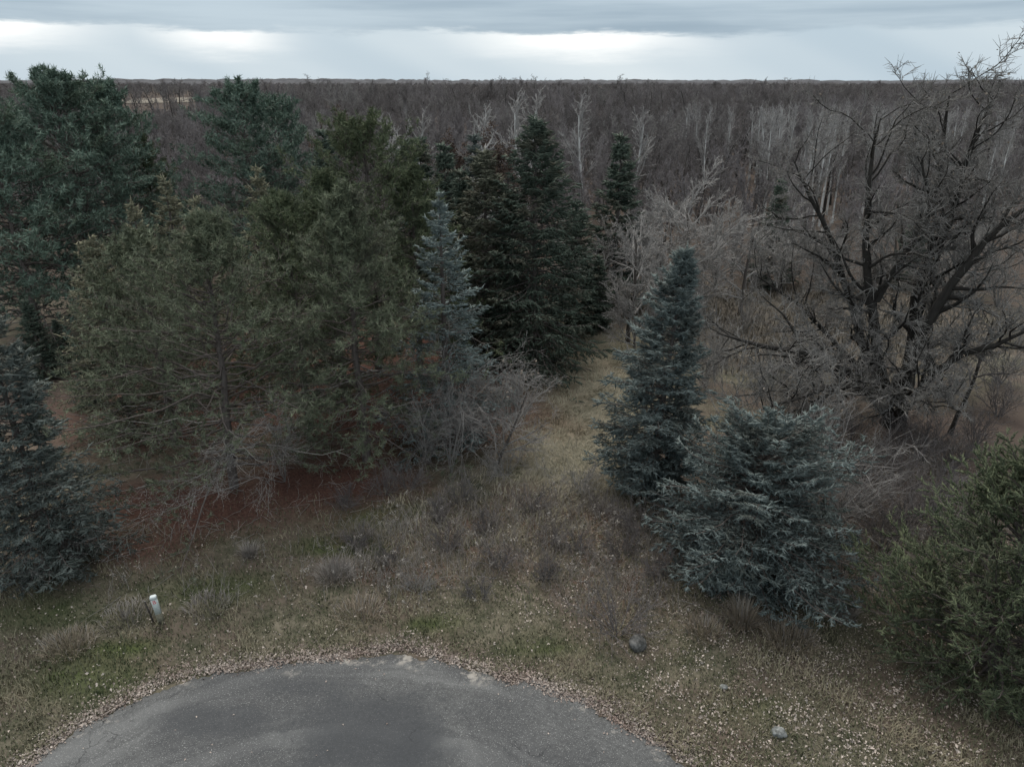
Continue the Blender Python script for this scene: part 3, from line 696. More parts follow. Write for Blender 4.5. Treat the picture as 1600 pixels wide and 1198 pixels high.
put_pine(368, 130, 60, 6.0, 'white', 'white_pine', 'bigger white pine of the second clump, with the pointed top', 44, nb=150, ms=11, nt=3, dead=0, t0=0.15, crown=0.5, **wp)
put_pine(430, 148, 64, 4.6, 'white', 'white_pine', 'narrower white pine on the right of the second clump', 45, nb=90, ms=11, nt=3, dead=0, t0=0.15, crown=0.5, **wp)
put_pine(222, 212, 60, 3.6, 'scots', 'scots_pine', 'dark pine low between the two white pine clumps', 46, nb=80, ms=9, nt=3, nn=9, nl=0.28, nw=0.05, dead=0, t0=0.1, crown=0.6)

# -- small spruces at the back of the grove, copies of two shapes
b_ = spruce(51, 10.0, 2.3, 130, 11, 4, droop=0.15, hang=0.25, shoot=0.34, wid=0.11)
l0, h0 = place(632, 220, 56)
sm = set_conifer('spruce', 'small dark spruce right beside the domed pine, leftmost of the back row', l0, b_, 'green'); sm.scale = (h0 / 10.0,) * 3
for (u, v, y, lab) in ((655, 217, 59, 'small dark spruce, second in the back row behind the grove'), (694, 227, 55, 'small dark spruce of the back row, left of the white branching birch'),
                       (722, 268, 49, 'dark young spruce below the white branching birch'), (972, 212, 57, 'dark spruce standing behind the grey bare tree by the path'),
                       (1222, 282, 63, 'dark evergreen half hidden in the thicket left of the great oak'), (1442, 318, 62, 'dark evergreen seen through the crown of the great oak'),
                       (40, 470, 41, 'dark spruce in the shade below the left-edge white pine'), (85, 500, 44, 'dark spruce in the gap between the left white pines and the yellowish spruce'), (122, 540, 37, 'small dark spruce left of the front Scots pine, under the yellowish one'), (902, 318, 50, 'dark spruce close behind the right flank of the tallest one'), (936, 400, 51, 'lowest dark spruce at the far end of the grass path'), (800, 300, 49, 'dark spruce between the brown-tinged one and the tallest one'),
                       (505, 205, 60, 'dark spruce tip between the second white pine clump and the domed pine')):
    l_, h_ = place(u, v, y); s_ = h_ / 10.0
    wq = 1.2 if u in (902, 936, 800, 40, 122, 85) else 1.0; copy_tree(sm, l_, u * 0.7, (s_ * wq, s_ * wq, s_), lab)
b_ = spruce(52, 10.0, 2.3, 110, 9, 4, droop=0.08, rise=0.1, shoot=0.28, wid=0.09)
l0, h0 = place(742, 212, 56)
sm2 = set_conifer('blue_spruce', 'small bluish spruce behind the brown-tinged one, under the white birches', l0, b_, 'bluedull'); sm2.scale = (h0 / 10.0,) * 3

# -- juniper at the right edge
def juniper(seed, H, R):
    rng = np.random.default_rng(seed); tb, bb, nb_ = Bag(), Bag(), Bag()
    s = np.linspace(0, 1, 8)
    tubes(tb, (s[:, None] * np.array([0, 0, H * 0.9]))[None], (0.16 * (1 - s) + 0.02)[None], 8, 0.5)
    n_ = 260; t = rng.random(n_) ** 1.25 * 0.93 + 0.02; azm = rng.random(n_) * 6.283
    Lb = R * (1 - t) ** 0.85 * (0.78 + 0.22 * np.clip(t / 0.12, 0, 1)) * rng.uniform(0.62, 1.15, n_)
    e = np.radians(2 + 45 * t + rng.normal(0, 9, n_))
    D = np.stack([np.cos(azm) * np.cos(e), np.sin(azm) * np.cos(e), np.sin(e)], 1)
    P, Rr, L = grow(rng, np.stack([np.zeros(n_), np.zeros(n_), t * H * 0.9], 1), D, Lb, 0.012 + 0.009 * Lb, 0.006, 6, 0.10, 0.03)
    tubes(bb, P, Rr, 4, rng.random(n_))
    S, D2, L2, r, s_ = kids(rng, P, Rr, np.maximum(L, 1.4), 15, 0.30, 42, 14, 0.34, keep=0.5)
    D2 = unit(D2 + [0, 0, 0.15])
    P2, R2, L2 = grow(rng, S, D2, L2, np.full(len(S), 0.009), 0.004, 2, 0.16, 0.03)
    tubes(bb, P2, R2, 3, rng.random(len(P2)))
    S, D3, L3, r, _ = kids(rng, P2, R2, L2, 11, 0.10, 40, 16, 0.5)
    tone = np.clip(np.repeat(rng.normal(0.5, 0.3, len(P2)), 11) + rng.normal(0, 0.15, len(S)), 0, 1)
    cones(nb_, S, unit(D3 + [0, 0, 0.25]), np.clip(L3 * 0.8, 0.12, 0.28), 0.055, tone, rng)
    return tb, bb, nb_
lj, hj = place(1700, 580, 17.2)
set_conifer('juniper', 'yellow-green juniper filling the lower right edge of the picture', lj, juniper(61, hj, 4.9), 'juniper')

# ------------------------------------------------------------------ the great oak
def limb_path(pts, k=12):
    """pts: (u, v, y) control points -> smooth 3-D line"""
    P = np.array([at(*p) for p in pts]); d = np.r_[0, np.cumsum(np.linalg.norm(np.diff(P, axis=0), axis=1))]
    q = np.linspace(0, d[-1], k)
    return np.stack([np.interp(q, d, P[:, c_]) for c_ in range(3)], 1)
OAK = gp(1395, 662); oy = OAK[1]
oak = thing('oak', 'great spreading leafless oak with dark crooked limbs right of the blue spruces', 'tree', (OAK[0], OAK[1], float(gz(*OAK))))
ol = np.array(oak.location)
rng = np.random.default_rng(77)
tbag = Bag()
stem = np.array([[0, 0, -0.2], [0.03, 0, 0.5], [0.05, 0, 1.2], [0.0, 0.05, 2.0], [0.05, 0.1, 2.8]])
tubes(tbag, stem[None], np.array([[0.72, 0.60, 0.55, 0.58, 0.45]]), 12, 0.4)
trunk = obj('trunk', tbag.mesh('trunk', M['oakbark'], True), oak)
LIMBS = [  # control points in the picture with their distances, foot radius
    ([(1392, 640, oy), (1372, 560, oy), (1368, 440, oy - .3), (1366, 330, oy - .6), (1362, 250, oy - 1), (1370, 200, oy - 1), (1376, 185, oy - 1)], 0.27),
    ([(1398, 640, oy), (1425, 560, oy + .5), (1440, 460, oy + 1), (1462, 395, oy + 1), (1468, 300, oy + 1.5), (1474, 210, oy + 2), (1484, 145, oy + 2)], 0.30),
    ([(1398, 640, oy), (1428, 550, oy - .8), (1490, 450, oy - 1.5), (1545, 375, oy - 2), (1600, 330, oy - 2.5), (1690, 280, oy - 3)], 0.29),
    ([(1392, 650, oy), (1345, 600, oy - 1), (1300, 560, oy - 1.8), (1255, 545, oy - 2.6), (1190, 540, oy - 3.4), (1120, 520, oy - 4)], 0.27),
    ([(1392, 640, oy), (1350, 545, oy + 1), (1318, 430, oy + 1.5), (1300, 360, oy + 2), (1262, 300, oy + 2.5), (1240, 250, oy + 3)], 0.24),
    ([(1400, 650, oy), (1440, 610, oy - 1.5), (1490, 560, oy - 3), (1550, 540, oy - 4), (1640, 500, oy - 5)], 0.24),
    ([(1440, 460, oy + 1), (1490, 330, oy + .6), (1520, 230, oy), (1540, 180, oy), (1552, 150, oy)], 0.17),
    ([(1370, 470, oy - .2), (1420, 380, oy - 1), (1450, 320, oy - 1.6), (1440, 250, oy - 2)], 0.13),
    ([(1390, 640, oy), (1352, 610, oy - 2.5), (1305, 600, oy - 4.5), (1250, 620, oy - 6), (1190, 640, oy - 7)], 0.20),
    ([(1396, 645, oy), (1420, 590, oy + 2.5), (1470, 500, oy + 5), (1530, 420, oy + 7), (1580, 350, oy + 8)], 0.20),
    ([(1392, 645, oy), (1340, 560, oy + 3), (1260, 480, oy + 5), (1180, 430, oy + 6.5)], 0.18),
    ([(1398, 650, oy), (1415, 620, oy - 2.5), (1440, 610, oy - 5), (1460, 640, oy - 7)], 0.17),
]
cb = Bag(); lb = Bag()
Pl, Rl, Ll = [], [], []
for q, (pts, r0) in enumerate(LIMBS):
    P = limb_path(pts, 14) - ol[None]
    P[1:-1] += np.cumsum(rng.normal(0, 0.07, (12, 3)), 0) * np.hanning(14)[1:-1, None]
    s = np.linspace(0, 1, 14); R = r0 * 1.12 * (1 - s) ** 0.75 * 0.92 + 0.03
    bl = Bag(); tubes(bl, P[None], R[None], 8, 0.4)
    obj('limb', bl.mesh('limb', M['oakbark'], True), oak); count('oak', bl)
    Pl.append(P); Rl.append(R); Ll.append(np.linalg.norm(np.diff(P, axis=0), axis=1).sum())
Pl, Rl, Ll = np.array(Pl), np.array(Rl), np.array(Ll)
S, D, L, r, s_ = kids(rng, Pl, Rl, Ll, 21, 0.26, 54, 15, 0.38, keep=0.35)
P1, R1, L1 = grow(rng, S, unit(D + [0, 0, 0.10]), np.clip(L, 1.0, 3.6), np.maximum(r * 0.5, 0.03), 0.014, 7, 0.19, 0.03)
tubes(cb, P1, R1, 5, rng.random(len(P1)) * 0.5)
S, D, L, r, s_ = kids(rng, P1, R1, L1, 12, 0.25, 52, 16, 0.42)
P2, R2, L2 = grow(rng, S, D, np.clip(L, 0.5, 1.9), np.maximum(r * 0.65, 0.019), 0.011, 3, 0.26, 0.02)
tb2 = Bag(); tubes(tb2, P2, R2, 3, rng.random(len(P2)))
S, D, L, r, s_ = kids(rng, P2, R2, L2, 9, 0.12, 46, 16, 0.75)
P3, R3, L3 = grow(rng, S, D, np.clip(L, 0.25, 1.1), np.maximum(r * 0.7, 0.014), 0.005, 1, 0.32, 0.03)
tubes(tb2, P3, R3, 3, rng.random(len(P3)))
cr = obj('crown', tb2.mesh('crown', M['oaktwig']), oak); obj('branches', cb.mesh('branches', M['oakbark']), oak)
nl_ = 700; ii = rng.integers(0, len(P3), nl_)
leaves(lb, P3[ii, -1] + rng.normal(0, 0.06, (nl_, 3)), unit(rng.normal(size=(nl_, 3))), rng.uniform(0.09, 0.17, nl_), rng.random(nl_), rng)
obj('withered_leaves', lb.mesh('withered_leaves', M['paleleaf']), cr)
count('oak', tbag, cb, tb2, lb)

# ------------------------------------------------------------------ bare trees
SP_ROUND = [dict(m=10, s=0.22, a=42, q=0.62, up=0.15, k=6, w=0.12, t=0.05), dict(m=8, s=0.2, a=42, q=0.48, k=4, w=0.18, t=0.05), dict(m=7, s=0.15, a=40, q=0.5, k=3, w=0.2, t=0.05), dict(m=4, s=0.2, a=36, q=0.5, k=2, w=0.2, t=0.04)]
SP_UP = [dict(m=12, s=0.3, a=30, q=0.5, up=0.25, k=6, w=0.1, t=0.07), dict(m=8, s=0.2, a=35, q=0.46, k=4, w=0.14, t=0.06), dict(m=7, s=0.15, a=36, q=0.5, k=3, w=0.18, t=0.05), dict(m=3, s=0.2, a=36, q=0.5, k=2, w=0.2, t=0.04)]
SP_GNARL = [dict(m=9, s=0.2, a=55, q=0.6, up=0.05, k=7, w=0.24, t=0.03), dict(m=9, s=0.15, a=48, q=0.48, k=5, w=0.28, t=0.03), dict(m=7, s=0.15, a=46, q=0.5, k=3, w=0.3, t=0.03), dict(m=3, s=0.2, a=40, q=0.5, k=2, w=0.3, t=0.02)]
SP_BIRCH = [dict(m=16, s=0.35, a=32, q=0.36, up=0.25, k=5, w=0.13, t=0.08), dict(m=7, s=0.2, a=34, q=0.5, k=3, w=0.16, t=0.05), dict(m=5, s=0.2, a=34, q=0.5, k=2, w=0.18, t=0.04)]
SP_FINE = [dict(m=17, s=0.10, a=50, q=0.78, up=0.10, k=7, w=0.10, t=0.03), dict(m=12, s=0.15, a=36, q=0.45, k=5, w=0.12, t=0.0), dict(m=9, s=0.15, a=30, q=0.45, k=3, w=0.14, t=0.0), dict(m=2, s=0.3, a=26, q=0.6, k=1, w=0.14, t=0.0)]
SP_SHRUB = [dict(m=12, s=0.05, a=38, q=1.3, up=0.1, k=6, w=0.14, t=0.02, rr=0.8), dict(m=9, s=0.15, a=36, q=0.45, k=4, w=0.18, t=0.0), dict(m=6, s=0.2, a=36, q=0.45, k=2, w=0.2, t=0.0)]

def set_bare(name, label, loc, bags, tm, cm, cat='tree', group=None, rz=0.0, scale=1.0, leafm='russet'):
    t = thing(name, label, cat, loc, rz, group); t.scale = (scale,) * 3
    tr = obj('trunk', bags[0].mesh('trunk', M[tm], True), t); c_ = obj('crown', bags[1].mesh('crown', M[cm]), t)
    if bags[2].n: obj('withered_leaves', bags[2].mesh('withered_leaves', M[leafm]), c_)
    count(name, *bags)
    return t

l_, h_ = place(1000, 246, 48)
set_bare('bare_tree', 'grey bare tree with fine fanning twigs at the end of the path', l_, bare_tree(101, h_, 0.17, SP_FINE, 0.014, trunk_len=0.62, wander0=0.06), 'bark', 'palegrey')
l_, h_ = place(1185, 262, 55)
set_bare('bare_tree', 'grey bare tree with arching twigs just left of the great oak', l_, bare_tree(103, h_, 0.16, SP_GNARL, 0.015, trunk_len=0.6), 'bark', 'greytwig')
l_, h_ = place(1548, 432, 33.5)
set_bare('bare_tree', 'small dark bare tree by the right edge, below the oak limbs', l_, bare_tree(104, h_, 0.12, SP_GNARL, 0.007, lean=(0.12, 0)), 'oakbark', 'darktwig')
l_, h_ = place(700, 500, 31.5)
set_bare('bare_tree', 'leafless crab-like tree with tangled twigs in front of the pale blue spruce', l_, bare_tree(105, h_, 0.10, SP_GNARL, 0.006, lean=(0.2, -0.1), leafy=120, trunk_len=0.6), 'bark', 'greytwig', leafm='paleleaf')
l_, h_ = place(820, 560, 30.5)
set_bare('bare_tree', 'low bare tree bending over the left side of the grass path', l_ - np.array([1.3, 0, 0]), bare_tree(106, h_ * 1.1, 0.08, SP_FINE, 0.006, lean=(0.35, -0.05), leafy=160, trunk_len=0.7), 'bark', 'greytwig', leafm='paleleaf')

fine_a = bare_tree(111, 10.0, 0.14, SP_FINE, 0.015, trunk_len=0.6); fine_first = None
for (u, v, y, lab) in ((1092, 228, 57, 'tall grey bare tree with several upright stems behind the leaning blue spruce'), (945, 318, 55, 'bare grey tree at the left of the twiggy thicket, beside the tallest spruce'), (1045, 282, 54, 'bare grey tree with drooping twigs right behind the fine-twigged one by the path'),
                       (1135, 300, 60, 'bare grey tree in the thicket above the leaning blue spruce tip'), (1240, 300, 60, 'bare grey tree in the thicket straight left of the upright oak limb'),
                       (1300, 330, 62, 'bare grey tree seen between the left limbs of the great oak'), (1420, 300, 63, 'bare grey tree seen through the middle of the great oak'),
                       (1530, 300, 62, 'bare grey tree seen through the right limbs of the great oak'), (900, 330, 58, 'bare tree hidden behind the tallest dark spruce, twigs on its right'), (1000, 420, 46.5, 'low bare tree left of the leaning blue spruce at the path end')):
    l_, h_ = place(u, v, y); s_ = h_ / 9.2
    if fine_first is None: fine_first = set_bare('bare_tree', lab, l_, fine_a, 'bark', 'palegrey', rz=u, scale=s_)
    else: copy_tree(fine_first, l_, u * 1.3, (s_ * 1.1, s_ * 1.1, s_), lab)

# arching shrubs with explicit long stems
def arch_shrub(seed, stems, r0=0.03, mk=12, leafn=0, ratio=0.22):
    """stems: lists of 3-D points in the thing's own space"""
    rng = np.random.default_rng(seed); tb, cb, lb = Bag(), Bag(), Bag(); k = 12
    Ps = []
    for st in stems:
        st = np.array(st, float); d = np.r_[0, np.cumsum(np.linalg.norm(np.diff(st, axis=0), axis=1))]; q = np.linspace(0, d[-1], k)
        P = np.stack([np.interp(q, d, st[:, c_]) for c_ in range(3)], 1); P[1:] += np.cumsum(rng.normal(0, 0.03, (k - 1, 3)), 0); Ps.append(P)
    P = np.array(Ps); L = np.linalg.norm(np.diff(P, axis=1), axis=2).sum(1); s = np.linspace(0, 1, k)[None]
    R = np.broadcast_to(r0 * (1 - s * 0.85), P.shape[:2])
    tubes(tb, P, R, 5, rng.random(len(P)))
    S, D, L1, r, _ = kids(rng, P, R, L, mk, 0.2, 40, 14, ratio)
    P1, R1, L1 = grow(rng, S, D, np.clip(L1, 0.3, 2.0), r * 0.55, 0.005, 5, 0.16, -0.01); tubes(cb, P1, R1, 3, rng.random(len(P1)))
    S, D, L2, r, _ = kids(rng, P1, R1, L1, 8, 0.15, 42, 14, 0.5)
    P2, R2, L2 = grow(rng, S, D, np.clip(L2, 0.12, 0.8), np.maximum(r * 0.6, 0.005), 0.003, 3, 0.2, 0.0); tubes(cb, P2, R2, 3, rng.random(len(P2)))
    if leafn:
        ii = rng.integers(0, len(P2), leafn); jj = rng.integers(1, 4, leafn)
        leaves(lb, P2[ii, jj], unit(rng.normal(size=(leafn, 3))), rng.uniform(0.025, 0.05, leafn), rng.random(leafn), rng)
    return tb, cb, lb
o3 = np.array([*gp(446, 752), 0.0])
def rel(u, v, y): return at(u, v, y) - o3
set_bare('arching_shrub', 'long pale shrub arching low to the left below the front pines, dotted with buds', o3, arch_shrub(201, [
    [(0, 0, 0), rel(400, 745, 25.1), rel(300, 782, 23.6), rel(215, 815, 22.4), rel(165, 832, 21.8)],
    [(0, 0, 0), rel(390, 720, 25.4), rel(300, 740, 24.0), rel(215, 790, 22.8)],
    [(0, 0, 0), rel(420, 690, 25.6), rel(350, 720, 24.6), rel(270, 800, 22.6)],
    [(0, 0, 0), rel(430, 672, 26.1), rel(410, 655, 25.6), rel(375, 690, 24.6), rel(330, 760, 23.1)],
    [(0, 0, 0), rel(455, 660, 26.6), rel(440, 640, 26.2), rel(420, 660, 25.6)],
    [(0, 0, 0), rel(440, 660, 26.2), rel(400, 665, 25.4), rel(350, 700, 24.1)]], 0.022, 20, 4200, 0.26), 'greytwig', 'greytwig', 'shrub', leafm='fluff')
o3 = np.array([*gp(705, 742), 0.0])
set_bare('arching_shrub', 'fountain of grey arching stems right of the second front pine', o3, arch_shrub(202, [
    [(0, 0, 0), rel(715, 650, 29.5), rel(745, 630, 28.8), rel(770, 680, 28.0), rel(772, 745, 27.6)],
    [(0, 0, 0), rel(705, 640, 29.5), rel(725, 620, 28.8), rel(742, 660, 28.0), rel(745, 730, 27.4)],
    [(0, 0, 0), rel(730, 620, 30.0), rel(770, 590, 30.0), rel(820, 580, 30.0), rel(850, 610, 30)],
    [(0, 0, 0), rel(735, 590, 30.3), rel(780, 560, 30.4), rel(835, 550, 30.6)],
    [(0, 0, 0), rel(690, 640, 29.5), rel(670, 620, 28.8), rel(640, 660, 28.2)],
    [(0, 0, 0), rel(725, 660, 29.0), rel(775, 650, 28.4), rel(830, 690, 28.0), rel(845, 730, 28.0)],
    [(0, 0, 0), rel(700, 620, 30.0), rel(690, 560, 30.2), rel(700, 520, 30.2)],
    [(0, 0, 0), rel(712, 660, 29.0), rel(720, 640, 28.0), rel(722, 690, 27.2), rel(718, 750, 26.8)]], 0.024, 18, 500, 0.3), 'greytwig', 'greytwig', 'shrub', leafm='paleleaf')

# ------------------------------------------------------------------ the bare wood behind
BANDS = dict(rmin=0.016)
VAR = []
vs = [(301, 11.0, 0.15, SP_ROUND, 'bark', 'twig'), (302, 10.5, 0.14, SP_UP, 'bark', 'twig'), (303, 11.5, 0.18, SP_GNARL, 'oakbark', 'darktwig'),
      (304, 10.0, 0.12, SP_UP, 'bark', 'greytwig'), (305, 11.0, 0.15, SP_ROUND, 'bark', 'darktwig')]
WOOD_LABEL = 'leafless grey-brown tree in the front of the bare wood behind the evergreens'
WOOD_GROUP = 'bare trees in the wood behind the evergreens'
rng = np.random.default_rng(900)

def in_clearing(x, y):
    z = zones(np.array([x]), np.array([y]))
    if z['field'][0] > 0.3: return True
    u = 800 + F * x / (y * CP + 8 * SP)
    if y < 62 + (4 if u > 1000 else 0): return True
    if u < 520 and y < 68: return True
    return False

spots = []
tries = 0
while len(spots) < 290 and tries < 40000:
    tries += 1
    y = math.sqrt(rng.uniform(60 ** 2, 112 ** 2)); x = rng.uniform(-0.80, 0.80) * y
    if in_clearing(x, y): continue
    if any((x - p[0]) ** 2 + (y - p[1]) ** 2 < 2.3 ** 2 for p in spots): continue
    spots.append((x, y))
firsts = []
for q, (x, y) in enumerate(spots):
    vi = q % 5 if q < 5 else int(rng.integers(0, 5))
    hs = rng.uniform(0.72, 1.12) * (0.9 if y < 75 else 1.0)
    if q < 5:
        sd, H_, r_, sp_, tm_, cm_ = vs[q]
        t = set_bare('bare_tree', WOOD_LABEL, (x, y, float(gz(x, y))), bare_tree(sd, H_, r_, sp_[:3] + [dict(sp_[3], k=1)], 0.016, trunk_len=0.72), tm_, cm_, group=WOOD_GROUP, rz=rng.random() * 6.28, scale=hs)
        firsts.append(t)
    else:
        copy_tree(firsts[vi], (x, y, float(gz(x, y))), rng.random() * 6.28, (hs, hs, hs * rng.uniform(0.92, 1.1)), WOOD_LABEL, WOOD_GROUP)

# pale birches and aspens that stand out
bb1 = bare_tree(401, 12.0, 0.19, SP_BIRCH, 0.026, trunk_len=0.85, wander0=0.05)
bb2 = bare_tree(402, 12.0, 0.19, [dict(m=9, s=0.4, a=34, q=0.45, up=0.25, k=6, w=0.16, t=0.06), dict(m=7, s=0.2, a=38, q=0.5, k=4, w=0.2, t=0.04), dict(m=5, s=0.2, a=36, q=0.5, k=2, w=0.2, t=0.04)], 0.030, trunk_len=0.75, wander0=0.09)
BIRCHES = [(718, 168, 66, 1, 'white birch with forked crown, its stem bare down to the evergreens'), (620, 168, 78, 1, 'pale birch with spreading limbs behind the small dark spruces'),
           (645, 172, 76, 0, 'pale birch close right of the spreading one, behind the small spruces'), (742, 166, 80, 0, 'slim white birch right of the forked one'),
           (765, 172, 74, 0, 'slim white birch over the russet oak leaves'), (816, 146, 92, 0, 'left one of the two tall white birches above the dark spruce tip'),
           (829, 142, 94, 0, 'right one of the two tall white birches above the dark spruce tip'), (918, 150, 92, 0, 'lone white birch well right of the tallest dark spruce'),
           (602, 178, 84, 0, 'thin pale birch at the left of the birch cluster over the domed pine'), (995, 168, 96, 0, 'thin white birch right of the dark spruce by the path'), (778, 196, 68, 1, 'short pale birch in front of the russet oaks')]
first_b = {}
for (u, v, y, k_, lab) in BIRCHES:
    l_, h_ = place(u, v, y); s_ = h_ / 11.6
    if k_ not in first_b:
        first_b[k_] = set_bare('birch', lab, l_, (bb1, bb2)[k_], 'birch', 'birchtwig', rz=u * 0.3, scale=s_)
    else:
        copy_tree(first_b[k_], l_, u * 0.37, (s_, s_, s_), lab)
for q in range(70):
    u = rng.uniform(1080, 1600) if q < 52 else rng.uniform(1180, 1420); y = rng.uniform(84, 150); v = rng.uniform(148, 178)
    l_, h_ = place(u, v, y); s_ = min(h_, 13.5) / 11.6
    copy_tree(first_b[0], l_, rng.random() * 6.28, (s_ * 0.6, s_ * 0.6, s_), 'pale slender aspen in the stand on the right behind the great oak', 'aspens on the right')

# oaks that kept their russet leaves
rl = bare_tree(411, 10.0, 0.16, SP_ROUND[:3], 0.014, leafy=5200)
l_, h_ = place(800, 205, 72)
ro = set_bare('russet_oak', 'oak holding rust-brown leaves between the birches and the tallest spruce', l_, rl, 'oakbark', 'darktwig', scale=h_ / 9.5)
for (u, v, y, lab) in ((505, 178, 84, 'oak holding rust-brown leaves right of the second white pine clump'), (705, 212, 75, 'oak holding rust-brown leaves left of the forked white birch')):
    l_, h_ = place(u, v, y); s_ = h_ / 9.5; copy_tree(ro, l_, u, (s_, s_, s_), lab)
# tall crown that breaks the skyline
l_, h_ = place(398, 112, 118)
s_ = h_ / 10.6
copy_tree(firsts[3], l_, 1.0, (s_ * 1.25, s_ * 1.25, s_), 'tall bare crown breaking the skyline above the second white pine clump')

# the wood beyond, to the skyline: one mass
def far_points():
    pts = []
    rg = np.random.default_rng(901)
    def ringy(n_, y0, y1, s0, s1):
        y = np.sqrt(rg.uniform(y0 ** 2, y1 ** 2, n_)); x = rg.uniform(-0.85, 0.85, n_) * y
        hs = rg.uniform(s0, s1, n_) * (1 + 0.14 * np.sin(x / 37.0 + 1) * np.sin(y / 53.0) + 0.10 * np.sin(x / 13.0 + y / 29.0))
        cl = np.sin(x / 31.0 + 0.7) * np.sin(y / 87.0) + 0.7 * np.sin(x / 11.0 + y / 40.0)
        hs = np.where((rg.random(n_) < 0.30 * (cl > 0.85)) & (y > 260) & (y < 1600), hs * rg.uniform(1.35, 1.8, n_), hs)
        u = 800 + F * x / (y * CP)
        cut = (rg.random(n_) > 0.07) & (u > 150) & (u < 312) & (y > 330) & (y < 900)
        hs = np.where((u > 150) & (u < 312) & (y > 180) & (y <= 330), hs * 0.8, hs)
        pts.append(np.stack([x, y, hs], 1)[~cut])
    ringy(2100, 108, 250, 0.78, 1.16)
    ringy(4200, 250, 600, 0.82, 1.24)
    ringy(4200, 600, 1300, 0.9, 1.3)
    ringy(3600, 1300, 2700, 0.95, 1.4)
    for (u, v, y) in ((310, 123, 300), (322, 122, 310), (384, 120, 240), (396, 114, 235), (408, 116, 238), (420, 120, 245), (520, 125, 330), (532, 126, 340), (755, 123, 300), (768, 121, 300), (790, 123, 320), (806, 122, 315),
                      (832, 123, 320), (880, 124, 360), (940, 125, 380), (48, 123, 300), (66, 124, 300), (166, 125, 330), (232, 124, 340), (690, 126, 400), (1010, 126, 420), (1060, 127, 430), (1180, 127, 500), (1265, 127, 480)):
        l_, h_ = place(u, v, y); pts.append(np.array([[l_[0], y, h_ / 10.4]]))
    for q in range(110):
        u = rg.uniform(-40, 1640); y = rg.uniform(260, 700); l_, h_ = place(u, rg.uniform(121.5, 127.5) + (2 if u > 1050 else 0), y); pts.append(np.array([[l_[0], y, h_ / 10.4]]))
    return np.concatenate(pts)
FP = far_points(); nF = len(FP)
fme = bpy.data.meshes.new('distant_wood'); fme.vertices.add(nF)
fme.vertices.foreach_set('co', np.stack([FP[:, 0], FP[:, 1], np.zeros(nF)], 1).astype('f4').ravel())
rg = np.random.default_rng(902)
wide = np.where(FP[:, 1] > 600, 1.35, 1.0) * np.where(FP[:, 1] > 1300, 1.5, 1.0)
for nm, ty, val in (('hgt', 'FLOAT', FP[:, 2]), ('wid', 'FLOAT', FP[:, 2] * wide * rg.uniform(0.95, 1.25, nF)), ('rot', 'FLOAT', rg.random(nF) * 6.28), ('kind_index', 'INT', np.where(rg.random(nF) < 0.3, rg.integers(0, 5, nF), np.floor((np.sin(FP[:, 0] / 23.0 + 0.5) * np.sin(FP[:, 1] / 41.0) + np.sin(FP[:, 0] / 9.0 + FP[:, 1] / 60.0) * 0.5 + 1.5) / 3.0 * 4.999).clip(0, 4)))):
    a = fme.attributes.new(nm, ty, 'POINT'); a.data.foreach_set('value', val.astype('f4' if ty == 'FLOAT' else 'i4'))
fme.update()
wood = obj('distant_wood', fme); wood['kind'] = 'stuff'
tag(wood, 'grey-brown leafless wood stretching away to the skyline', 'wood')
ng = bpy.data.node_groups.new('plant_the_wood', 'GeometryNodeTree')
ng.interface.new_socket('Geometry', in_out='INPUT', socket_type='NodeSocketGeometry'); ng.interface.new_socket('Geometry', in_out='OUTPUT', socket_type='NodeSocketGeometry')
gi = ng.nodes.new('NodeGroupInput'); go = ng.nodes.new('NodeGroupOutput'); J = ng.nodes.new('GeometryNodeJoinGeometry')
for t in firsts:
    j2 = ng.nodes.new('GeometryNodeJoinGeometry')
    for ch in t.children:
        oi = ng.nodes.new('GeometryNodeObjectInfo'); oi.transform_space = 'ORIGINAL'; oi.inputs['Object'].default_value = ch
        ng.links.new(oi.outputs['Geometry'], j2.inputs[0])
    g2 = ng.nodes.new('GeometryNodeGeometryToInstance'); ng.links.new(j2.outputs[0], g2.inputs[0]); ng.links.new(g2.outputs[0], J.inputs[0])
def nattr(nm, ty):
    n_ = ng.nodes.new('GeometryNodeInputNamedAttribute'); n_.data_type = ty; n_.inputs[0].default_value = nm; return n_.outputs[0]
iop = ng.nodes.new('GeometryNodeInstanceOnPoints'); iop.inputs['Pick Instance'].default_value = True
ng.links.new(gi.outputs[0], iop.inputs['Points']); ng.links.new(J.outputs[0], iop.inputs['Instance']); ng.links.new(nattr('kind_index', 'INT'), iop.inputs['Instance Index'])
cr_ = ng.nodes.new('ShaderNodeCombineXYZ'); ng.links.new(nattr('rot', 'FLOAT'), cr_.inputs[2]); ng.links.new(cr_.outputs[0], iop.inputs['Rotation'])
cs_ = ng.nodes.new('ShaderNodeCombineXYZ'); wd = nattr('wid', 'FLOAT')
ng.links.new(wd, cs_.inputs[0]); ng.links.new(wd, cs_.inputs[1]); ng.links.new(nattr('hgt', 'FLOAT'), cs_.inputs[2]); ng.links.new(cs_.outputs[0], iop.inputs['Scale'])
ng.links.new(iop.outputs[0], go.inputs[0])
mod = wood.modifiers.new('plant_the_wood', 'NODES'); mod.node_group = ng

